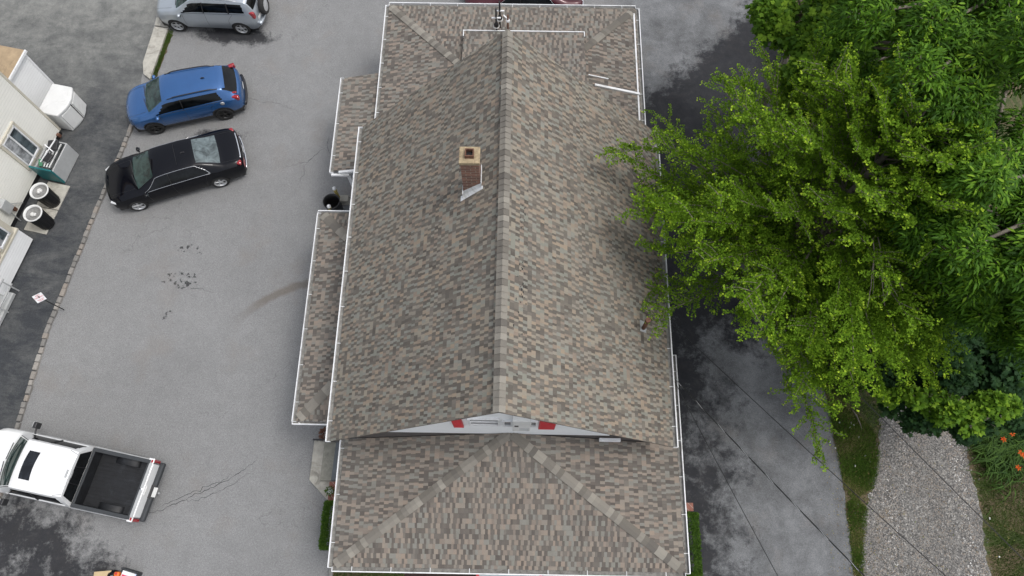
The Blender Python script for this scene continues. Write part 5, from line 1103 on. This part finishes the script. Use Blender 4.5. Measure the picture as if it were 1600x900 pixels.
    # bed
    r = MB(); zt_ = 1.2
    for sd in (1, -1):
        n = 40; vs = []; prof = [(.93, zt_), (.965, zt_-.03), (.975, .95), (.99, .85), (.985, .6), (.96, .45)]
        for i in range(n+1):
            x = .0+1.93*i/n; zl = .45; d = abs(x-.93)
            if d < .43: zl = max(zl, .39+sqrt(.43**2-d*d))
            for y, z in prof: vs.append(V(x+.0, sd*(y-.02*(1-i/n)), max(z, min(zl+.0, zt_-.1)) if z < zt_-.1 else z))
            vs.append(V(x, sd*.86, zt_)); vs.append(V(x, sd*.86, .9))
        K = len(prof)+2; fs = []
        for i in range(n):
            for j in range(len(prof)-1): a = i*K+j; fs.append((a, a+K, a+K+1, a+1))
            a = i*K; fs.append((a, a+K, a+K+len(prof), a+len(prof)))
        r.add(vs, fs, None, True)
    bed = r.build('bed', M['p_white'], t)
    r = MB()
    for sd in (1, -1): r.box((.98, sd*.868, zt_+.012), (1.94, .115, .03)); 
    r.box((.045, 0, zt_+.0), (.1, 1.66, .03)); r.box((1.9, 0, zt_+.005), (.07, 1.66, .03)); r.build('rail_cap', M['rail'], bed, .01)
    r = MB(); r.box((1.0, 0, .72), (1.86, 1.66, .04))
    for sd in (1, -1):
        r.box((1.0, sd*.825, .96), (1.84, .03, .5)); 
        vs = []; n = 14
        for i in range(n+1):
            a = pi*i/n; 
            for y in (.83, .62): vs.append(V(.93+cos(a)*.42, sd*y, .72+sin(a)*(.22 if y > .7 else .2)))
        r.add(vs, [(2*i, 2*i+2, 2*i+3, 2*i+1) for i in range(n)]+[tuple(2*i+1 for i in range(n+1))], None, True)
    r.box((1.87, 0, .96), (.03, 1.64, .5)); r.box((.08, 0, .96), (.03, 1.64, .5))
    for i in range(11): r.box((1.0, -.55+i*.11, .745), (1.7, .045, .016))
    r.build('bed_liner', M['liner'], bed, .012)
    r = MB(); r.box((-.04, 0, .87), (.1, 1.66, .66)); tg = r.build('tailgate', M['p_white'], t, .025); r = MB(); r.box((-.02, 0, 1.214), (.1, 1.7, .02)); r.build('tailgate_cap', M['p_grey'] if 0 else M['plastic_g'], tg, .006)
    r = MB(); r.box((-.1, 0, 1.05), (.02, .3, .12)); r.build('tailgate_handle', M['plastic_w'], tg, .01); r = MB(); r.lathe((-.02, -.02, 1.226), [(.05, 0), (.045, .008), (0, .01)], 16); r.build('badge', M['chrome'], tg)
    for sd in (1, -1):
        r = MB(); r.box((-.03, sd*.915, .95), (.11, .1, .42)); r.build('tail_light', M['lamp_red'], t, .02); r = MB(); r.box((.0, sd*.905, 1.185), (.17, .15, .06)); r.build('bed_corner', M['p_white'], t, .012)
        r = MB(); r.box((-.035, sd*.885, 1.217), (.06, .1, .012)); r.build('lamp_top', M['lamp_red'], t)
    r = MB(); r.box((-.15, 0, .7), (.17, 1.84, .18)); bp_ = r.build('rear_bumper', M['rail'], t, .05); r = MB(); r.box((-.14, 0, .795), (.15, .42, .02)); r.build('step_pad', M['dark'], bp_, .01); r = MB(); r.box((-.235, 0, .76), (.05, .3, .12), M=Matrix.Rotation(.5, 3, 'Y')); r.build('number_plate', M['plastic_w'], bp_); r = MB(); r.tube([(-.2, 0, .55), (-.3, 0, .55), (-.3, 0, .62)], .03, 10); r.build('tow_ball', M['alloy'], bp_)
    r = MB(); r.box((1.0, 0, .5), (1.8, 1.5, .3)); r.build('chassis', M['black'], t)
pickup()
# ------------------------------------------------------------ trees
FAN = [(0, 0, 0), (.55, .5, .08), (.95, .38, .02), (.88, 0, -.06), (.95, -.38, .02), (.55, -.5, .08)]; FANF = [(0, 3, 2), (0, 2, 1), (0, 4, 3), (0, 5, 4)]
LONG = [(0, 0, 0), (.35, .14, .05), (.35, -.14, .05), (.7, .11, .0), (.7, -.11, .0), (1, 0, -.14), (.38, 0, .0), (.7, 0, -.04)]; LONGF = [(0, 2, 6), (0, 6, 1), (6, 2, 4), (6, 4, 7), (6, 7, 3), (6, 3, 1), (7, 4, 5), (7, 5, 3)]
_mp = [(0, 0), (.12, -.42), (.3, -.3), (.5, -.62), (.62, -.25), (1, 0), (.62, .25), (.5, .62), (.3, .3), (.12, .42)]
MAP = [(x, y, -.18*abs(y)-.06*x) for x, y in _mp]+[(.32, 0, .02)]; MAPF = [(10, i, (i+1)) for i in range(9)]+[(10, 9, 0)]
def curve_pts(a, d, L, n, up, droop, wob=.12):
    P = [Vector(a)]; d = Vector(d).normalized()
    for i in range(n):
        t = i/n; d = (d+V(random.gauss(0, wob), random.gauss(0, wob), random.gauss(0, wob*.6)+up*(1-t)-droop*t)*(1.0/n*2)).normalized(); P.append(P[-1]+d*L/n)
    return P
def taper(n, a, b): return [a+(b-a)*i/(n-1) for i in range(n)]
def ginkgo():
    base = V(8.0, 8.2, 0); t = thing('ginkgo_tree', 'bright yellow-green feathery tree reaching over the right eave of the long house', 'tree', base)
    tr = MB(); br = MB(); tw = MB()
    trunk = [V(0, 0, 0), V(.05, .0, 2.2), V(-.02, .1, 4.5), V(.1, .12, 6.6), V(.05, .1, 8.4), V(.1, .2, 10.0), V(.15, .25, 11.2)]
    tr.tube(trunk, [.24, .2, .17, .13, .09, .05, .015], 12); tr.build('trunk', M['bark'], t)
    P, D, S, Rn = [], [], [], []
    ga = 2.399; nl = 104
    for i in range(nl):
        f = i/(nl-1); h = 3.0+f*7.6; az = i*ga+random.uniform(-.3, .3)
        seg = 0
        while seg < len(trunk)-2 and trunk[seg+1].z < h: seg += 1
        a, b = trunk[seg], trunk[seg+1]; p = a.lerp(b, min(1, max(0, (h-a.z)/(b.z-a.z))))
        L = (5.7*(1-f)**.62+.75)*random.uniform(.72, 1.04)
        dx, dy = cos(az), sin(az)
        # reach: the crown is widest towards the house and towards the viewer
        L *= 1+.14*max(0, -dx)-.33*max(0, dx)+.06*max(0, -dy)-(.1 if (dx < -.2 and dy > .35) else 0)
        el = .18+.75*f; n = 11
        main = curve_pts(p, (dx*cos(el), dy*cos(el), sin(el)), L, n, .35, .35, .15)
        br.tube(main, taper(n+1, .05*(1-f*.6), .006), 6)
        nlat = int(L*7.4)
        for j in range(nlat):
            s = .16+.84*((j+random.random())/nlat); k = min(n-1, int(s*n)); q = main[k].lerp(main[k+1], s*n-k); d = (main[k+1]-main[k]).normalized()
            sd = d.cross(V(0, 0, 1)).normalized()*random.choice((-1, 1)); ll = random.uniform(.45, 1.5)*(1.15-s*.65)
            dd = d*random.uniform(.35, 1.1)+sd*random.uniform(.25, 1.0)+V(0, 0, random.uniform(-.1, .55))
            lat = curve_pts(q, dd, ll, 6, .15, .55, .18); 
            if random.random() < .5: tw.tube(lat, taper(7, .011, .003), 4, cap=False)
            fill_shoot(lat, ll, P, D, S, Rn)
        fill_shoot(main[int(n*.35):], L*.65, P, D, S, Rn)
    for i in range(26):     # low limbs sweeping out over the drive and the eave
        az = random.uniform(radians(140), radians(262)); h = random.uniform(4.2, 7.4); p = V(.05, .1, h); L = random.uniform(3.6, 5.6)*(1 if az > radians(170) else .8); n = 11
        main = curve_pts(p, (cos(az)*.95, sin(az)*.95, .3), L, n, .3, .45, .13); br.tube(main, taper(n+1, .04, .006), 6)
        for j in range(int(L*7.5)):
            s = .2+.8*random.random(); k = min(n-1, int(s*n)); q = main[k].lerp(main[k+1], s*n-k); d = (main[k+1]-main[k]).normalized(); sd = d.cross(V(0, 0, 1)).normalized()*random.choice((-1, 1)); ll = random.uniform(.4, 1.3)*(1.15-s*.6)
            lat = curve_pts(q, d*random.uniform(.5, 1.2)+sd*random.uniform(.25, .9)+V(0, 0, random.uniform(-.1, .4)), ll, 6, .1, .55, .15); fill_shoot(lat, ll, P, D, S, Rn)
        fill_shoot(main[5:], L*.6, P, D, S, Rn)
    for i in range(16):     # drooping limbs on the near side
        az = random.uniform(radians(262), radians(312)); h = random.uniform(4.4, 6.8); L = random.uniform(3.4, 4.5); n = 11
        main = curve_pts(V(.05, .1, h), (cos(az)*.95, sin(az)*.95, .3), L, n, .25, .5, .13); br.tube(main, taper(n+1, .04, .006), 6)
        for j in range(int(L*8)):
            s = .3+.7*random.random(); k = min(n-1, int(s*n)); q = main[k].lerp(main[k+1], s*n-k); d = (main[k+1]-main[k]).normalized(); sd = d.cross(V(0, 0, 1)).normalized()*random.choice((-1, 1)); ll = random.uniform(.4, 1.2)
            lat = curve_pts(q, d*random.uniform(.5, 1.2)+sd*random.uniform(.25, .9)+V(0, 0, random.uniform(-.1, .3)), ll, 6, .1, .55, .15); fill_shoot(lat, ll, P, D, S, Rn)
        fill_shoot(main[4:], L*.65, P, D, S, Rn)
    # long outlier shoots that hang over the roof and the drive
    for (px, py, z, dx, dy, L) in ((1045, 238, 7.0, -1, -.06, 1.35), (1060, 395, 6.8, -1, .1, .9), (1180, 178, 7.0, -.75, .75, 1.4), (1100, 250, 7.2, -.8, .65, 1.1), (1365, 560, 6.4, -.02, -1, 1.1), (1330, 530, 6.2, -.1, -1, .9), (1240, 500, 6.0, -.25, -.9, .5), (1200, 150, 6.6, -.95, .3, 1.4), (1400, 330, 8.6, .8, .35, 1.3), (1270, 180, 7.2, -.5, .85, 1.1)):
        q = at(px, py, z)-base; lat = curve_pts(q, (dx, dy, .25), L, 9, .1, .3, .1); br.tube(lat, taper(10, .014, .003), 5); fill_shoot(lat, L, P, D, S, Rn, 1.3)
        root_ = trunk[3].lerp(trunk[4], .3); br.tube([root_, root_.lerp(q, .35)+V(.1, .2, -.5), root_.lerp(q, .75)+V(0, 0, -.35), q], [.04, .022, .012, .009], 6)
        for j in range(9):
            s = random.uniform(.05, .95)*9; k = min(8, int(s)); a = lat[k].lerp(lat[k+1], s-k); dd = (lat[k+1]-lat[k]).normalized()+V(random.uniform(-.8, .8), random.uniform(-.8, .8), random.uniform(0, .5)); l2 = random.uniform(.2, .5); ll_ = curve_pts(a, dd, l2, 4, .1, .3, .1); fill_shoot(ll_, l2, P, D, S, Rn, 1.2)
    # bare grey twigs near the middle of the crown
    q = at(1372, 385, 9.0)-base
    for k in range(7):
        d = V(random.uniform(-.15, .2), -1, random.uniform(-.3, .25)); l_ = curve_pts(q+V(random.uniform(-.15, .15), random.uniform(-.3, .3), 0), d, random.uniform(.6, 1.3), 7, 0, .2, .25); tw.tube(l_, taper(8, .014, .003), 5)
    br.build('branches', M['twig'], t); tw.build('twigs', M['twig'], t)
    P = np.array(P); D = np.array(D); X, Y, Z = frames(D, roll=.7)
    o = scatter('crown', FAN, FANF, P, X, Y, Z, np.array(S), np.clip(np.array(Rn), 0, 1), M['ginkgo'], t); print('ginkgo leaves', len(P))
def fill_shoot(lat, L, P, D, S, Rn, dens=1.0):
    n = max(3, int(L/.03*dens)); m_ = len(lat)-1; tip = random.uniform(0, .35)
    for i in range(n):
        s = (i+random.random())/n; k = min(m_-1, int(s*m_)); a = lat[k].lerp(lat[k+1], s*m_-k); d = (lat[k+1]-lat[k]).normalized()
        for _ in range(3):
            v = V(random.gauss(0, 1), random.gauss(0, 1), random.gauss(.25, .8)).normalized(); v = (v+d*.45).normalized(); P.append(tuple(a+v*random.uniform(.01, .055))); D.append(tuple(v)); S.append(random.uniform(.03, .058)); Rn.append(.0+random.random()*.55+tip*s+(.3 if s > .9 else 0))
def big_tree(name, label, base, H, lumps, T, F, mat, nclus, nleaf, size, spread, branch_tw=.3, seed=0, twigm='twig', shell=.8):
    # lumps: (x, y, z, rx, ry, rz) in world metres; leaf rosettes fill the outer part of each lump
    L2 = []
    for l in lumps:
        for k in range(5):
            a = random.uniform(0, 6.28); q = random.uniform(.25, .85); L2.append((l[0]+cos(a)*l[3]*q, l[1]+sin(a)*l[4]*q, l[2]+random.uniform(-.9, .55)*l[5], l[3]*random.uniform(.3, .52), l[4]*random.uniform(.3, .52), l[5]*random.uniform(.35, .6)))
    base = Vector(base); t = thing(name, label, 'tree', base); tr = MB(); br = MB()
    top = V(0, 0, H); tr.tube([V(0, 0, 0), V(.08, .05, H*.35), V(-.05, .1, H*.7), top], [H*.026, H*.021, H*.015, H*.006], 12); tr.build('trunk', M['bark'], t)
    lumps = L2; vol = np.array([l[3]*l[4] for l in lumps]); pr_ = vol/vol.sum(); P, D, S, Rn = [], [], [], []
    for l in lumps:
        c = V(l[0], l[1], l[2])-base; s = V(0, 0, min(H*.85, max(H*.3, c.z-1.6))); mid = s.lerp(c, .5)+V(random.uniform(-.3, .3), random.uniform(-.3, .3), .15); br.tube([s, mid, c], [.075, .05, .03], 7)
    for i in range(nclus):
        l = lumps[rng.choice(len(lumps), p=pr_)]; u = rng.normal(0, 1, 3); u /= np.linalg.norm(u)
        if u[2] < 0: u[2] *= -random.choice((1, 1, .5))
        rr = shell+(1.04-shell)*rng.random() if rng.random() < .8 else rng.uniform(.35, shell)
        rr *= 1+.14*sin(u[0]*5+l[0])*cos(u[1]*6+l[1])
        c = np.array(l[:3])-np.array(base)+u*rr*np.array(l[3:6]); out = V(*u); c = V(*c)
        if random.random() < branch_tw:
            lc = V(l[0], l[1], l[2])-base; br.tube([lc.lerp(c, random.uniform(.3, .6)), c], [.016, .005], 4, cap=False)
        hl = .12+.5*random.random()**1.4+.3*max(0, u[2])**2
        ax = (out+V(0, 0, .45)+V(random.gauss(0, .3), random.gauss(0, .3), random.gauss(0, .2))).normalized()
        X = ax.orthogonal().normalized(); Y = ax.cross(X); nn = max(4, int(nleaf*random.uniform(.7, 1.3))); ph = random.random()*6
        for k in range(nn):
            a = ph+k*2.4; r_ = spread*sqrt((k+.5)/nn); d = X*cos(a)+Y*sin(a); p = c+d*r_*.75+ax*random.uniform(-.6, .25)*spread*.6; dd = d+ax*random.uniform(.0, .5)-V(0, 0, .25)
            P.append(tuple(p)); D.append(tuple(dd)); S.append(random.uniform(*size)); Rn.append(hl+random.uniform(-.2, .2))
    br.build('branches', M[twigm], t); P = np.array(P); X, Y, Z = frames(np.array(D), roll=.35)
    scatter('crown', T, F, P, X, Y, Z, np.array(S), np.clip(np.array(Rn), 0, 1), M[mat], t); print(name, len(P)); return t
def lumps_px(L):
    out = []
    for px, py, z, r in L: q = at(px, py, z); out.append((q.x, q.y, z, r, r*random.uniform(.9, 1.1), r*random.uniform(.6, .8)))
    return out
ginkgo()
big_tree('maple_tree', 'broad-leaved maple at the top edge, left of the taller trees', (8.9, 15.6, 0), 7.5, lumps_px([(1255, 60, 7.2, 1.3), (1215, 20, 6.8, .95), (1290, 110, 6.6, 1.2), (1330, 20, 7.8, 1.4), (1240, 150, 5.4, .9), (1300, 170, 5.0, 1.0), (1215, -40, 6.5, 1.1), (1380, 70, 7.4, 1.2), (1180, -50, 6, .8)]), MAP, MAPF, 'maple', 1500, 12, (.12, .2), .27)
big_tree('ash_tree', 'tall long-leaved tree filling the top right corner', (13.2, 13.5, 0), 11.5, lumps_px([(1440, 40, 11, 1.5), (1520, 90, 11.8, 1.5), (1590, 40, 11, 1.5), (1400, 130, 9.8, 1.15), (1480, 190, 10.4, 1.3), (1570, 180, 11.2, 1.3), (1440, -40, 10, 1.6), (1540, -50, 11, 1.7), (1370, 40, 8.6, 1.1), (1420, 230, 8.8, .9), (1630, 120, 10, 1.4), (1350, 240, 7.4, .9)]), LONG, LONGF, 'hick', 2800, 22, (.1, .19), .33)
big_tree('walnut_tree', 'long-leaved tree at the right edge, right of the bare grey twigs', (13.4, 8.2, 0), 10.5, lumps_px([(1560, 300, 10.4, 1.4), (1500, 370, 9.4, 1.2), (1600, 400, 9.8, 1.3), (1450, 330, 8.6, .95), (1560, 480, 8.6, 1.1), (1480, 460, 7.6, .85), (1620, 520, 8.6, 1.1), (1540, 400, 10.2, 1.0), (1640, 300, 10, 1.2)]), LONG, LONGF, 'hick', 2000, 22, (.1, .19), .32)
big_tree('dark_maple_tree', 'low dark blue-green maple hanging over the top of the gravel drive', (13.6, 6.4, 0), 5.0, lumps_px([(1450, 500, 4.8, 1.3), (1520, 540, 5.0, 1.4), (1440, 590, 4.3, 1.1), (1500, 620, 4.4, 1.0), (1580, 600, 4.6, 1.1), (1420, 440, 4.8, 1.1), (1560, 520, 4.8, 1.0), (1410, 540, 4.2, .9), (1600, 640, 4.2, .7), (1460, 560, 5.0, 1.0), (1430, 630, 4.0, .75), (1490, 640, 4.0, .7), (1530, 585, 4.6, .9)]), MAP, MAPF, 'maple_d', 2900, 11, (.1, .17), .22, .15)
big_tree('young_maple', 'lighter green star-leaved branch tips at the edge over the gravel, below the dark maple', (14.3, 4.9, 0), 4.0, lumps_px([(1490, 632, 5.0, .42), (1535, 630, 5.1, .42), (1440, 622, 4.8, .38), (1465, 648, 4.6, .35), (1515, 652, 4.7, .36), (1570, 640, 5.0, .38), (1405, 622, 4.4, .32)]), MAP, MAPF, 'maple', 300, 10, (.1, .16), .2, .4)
def thicket(name, label, base, L, n, h0=.6):
    t = thing(name, label, 'shrub', base); br = MB(); P, D, S, Rn = [], [], [], []; b = Vector(base)
    for l in L:
        q = V(l[0], l[1], 0)-b; 
        for k in range(5): br.tube(curve_pts(q+V(random.uniform(-.3, .3), random.uniform(-.3, .3), 0), (random.gauss(0, .3), random.gauss(0, .3), 1), l[2]+l[5]*.7, 6, .1, .1, .2), taper(7, .03, .006), 5)
    w_ = np.array([l[3]*l[4] for l in L]); w_ /= w_.sum()
    for i in range(n):
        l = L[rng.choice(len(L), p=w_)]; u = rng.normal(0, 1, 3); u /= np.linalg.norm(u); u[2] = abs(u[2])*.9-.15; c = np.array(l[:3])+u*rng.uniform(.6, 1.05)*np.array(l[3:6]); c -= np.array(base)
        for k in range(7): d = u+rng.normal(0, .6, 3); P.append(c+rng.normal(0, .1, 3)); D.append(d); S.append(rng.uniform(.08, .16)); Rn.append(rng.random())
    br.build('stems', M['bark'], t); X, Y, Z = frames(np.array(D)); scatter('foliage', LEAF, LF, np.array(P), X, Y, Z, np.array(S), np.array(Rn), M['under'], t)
def lw(px, py, z, rx, rz): q = at(px, py, z); return (q.x, q.y, z*.5, rx, rx, rz)
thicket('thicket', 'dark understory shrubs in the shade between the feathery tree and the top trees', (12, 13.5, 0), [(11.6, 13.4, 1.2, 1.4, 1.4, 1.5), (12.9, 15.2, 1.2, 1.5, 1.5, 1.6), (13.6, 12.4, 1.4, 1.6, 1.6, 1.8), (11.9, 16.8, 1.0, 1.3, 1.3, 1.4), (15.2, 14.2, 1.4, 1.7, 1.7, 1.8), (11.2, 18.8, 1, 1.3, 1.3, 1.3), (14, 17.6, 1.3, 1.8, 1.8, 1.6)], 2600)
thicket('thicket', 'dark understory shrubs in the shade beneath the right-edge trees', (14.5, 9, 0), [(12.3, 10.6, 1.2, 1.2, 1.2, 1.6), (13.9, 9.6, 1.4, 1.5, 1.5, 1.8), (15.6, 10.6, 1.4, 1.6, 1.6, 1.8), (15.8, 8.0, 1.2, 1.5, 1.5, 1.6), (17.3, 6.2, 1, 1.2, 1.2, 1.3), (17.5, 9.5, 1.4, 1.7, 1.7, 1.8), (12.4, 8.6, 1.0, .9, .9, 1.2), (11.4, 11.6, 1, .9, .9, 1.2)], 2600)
# low shrub at the foot of the verge
q = at(1300, 575, .5); thicket('shrub', 'small green shrub at the edge of the drive under the feathery tree', (q.x, q.y, 0), [(q.x+.3, q.y+.5, .3, .8, .7, .6), (q.x+1.0, q.y+.2, .3, .6, .6, .5)], 380)
# orange daylilies
c0 = at(1575, 690, .4); t = thing('daylily_clump', 'clump of arching daylily leaves with orange flowers at the right edge of the lawn', 'plant', (c0.x, c0.y, 0))
mb = MB()
for k in range(950):
    cx = random.gauss(0, .36); cy = random.gauss(.05, .55); a = random.uniform(0, 2*pi) if random.random() < .35 else random.gauss(pi*1.12, .7); L = random.uniform(.5, 1.0); wd_ = random.uniform(.012, .024); d = V(cos(a), sin(a), 0); s = V(-d.y, d.x, 0); vs = []; n = 5; rr = random.random()
    for i in range(n+1): tt = i/n; p = V(cx, cy, 0)+d*L*(.25*tt+.6*tt*tt)+V(0, 0, L*(1.35*tt-1.15*tt*tt)); w1_ = wd_*(1-tt**2.5)+.001; vs += [p-s*w1_, p+s*w1_]
    mb.add(vs, [(2*i, 2*i+2, 2*i+3, 2*i+1) for i in range(n)], rr)
mb.build('leaves', M['lily'], t)
fl = [at(x, y, .75) for x, y in ((1567, 687), (1594, 708), (1590, 731), (1581, 678), (1599, 672), (1599, 712), (1576, 663), (1604, 690))]
for q in fl:
    q = q-V(c0.x, c0.y, 0); r = MB(); r.tube([(q.x*.6, q.y*.6, 0), (q.x*.9, q.y*.9, .45), (q.x, q.y, q.z)], .006, 5); r.build('stalk', M['lily'], t); r = MB(); q2 = V(*q)
    for k in range(6): a = k*pi/3+random.random()*.3; d = V(cos(a), sin(a), 0); s = V(-d.y, d.x, 0)*.022; r.add([q2, q2+d*.05+s+V(0, 0, .04), q2+d*.11+V(0, 0, .035), q2+d*.05-s+V(0, 0, .04)], [(0, 1, 2, 3)])
    r.build('flower', M['petal'], t)
n = 1500; LP = []
while len(LP) < n:
    y = random.uniform(-.6, 8.2); e = lotx(y); x = e+random.gauss(.15, .5) if random.random() < .6 else random.uniform(10, 16)
    if x < e-.8: continue
    LP.append((x, y, .022+random.random()*.03))
a = rng.uniform(0, 2*pi, n); X = np.stack([np.cos(a), np.sin(a), rng.normal(0, .15, n)], 1); X, Y, Z = frames(X)
M['litter'] = leaf_mat('fallen_leaf', [(0, (.1, .06, .03)), (.5, (.22, .15, .07)), (.8, (.3, .26, .1)), (1, (.16, .22, .05))], .1)
tag(scatter('leaf_litter', LEAF, LF, np.array(LP), X, Y, Z, rng.uniform(.025, .06, n), rng.random(n), M['litter']), kind='stuff')
# litter, stones and a fallen branch on the verge
lf = []
r = MB(V(10.9, 4.6, 0))
for px, py in ((1312, 660), (1334, 664), (1328, 668), (1342, 683), (1330, 661), (1305, 700), (1336, 728), (1296, 690), (1352, 712), (1546, 810), (1561, 870), (1338, 620)):
    q = at(px, py, .02); r.box((q.x, q.y, .03), (random.uniform(.03, .09), random.uniform(.03, .06), .03), random.random()*3, taper=.7)
o = r.build('verge_pebbles', M['bag'], None, .006); o.location = (10.9, 4.6, 0); tag(o, kind='stuff')
q = at(1338, 652, .05); r = MB(q); r.tube([q+V(-.12, .3, 0), q+V(0, .05, .03), q+V(.1, -.25, 0), q+V(.12, -.4, .01)], [.012, .022, .016, .006], 6); o = r.build('fallen_branch', M['twig'], None); o.location = q; tag(o, 'short dead grey branch lying on the bare verge beside the gravel', 'branch')
print('objects', len(bpy.data.objects))
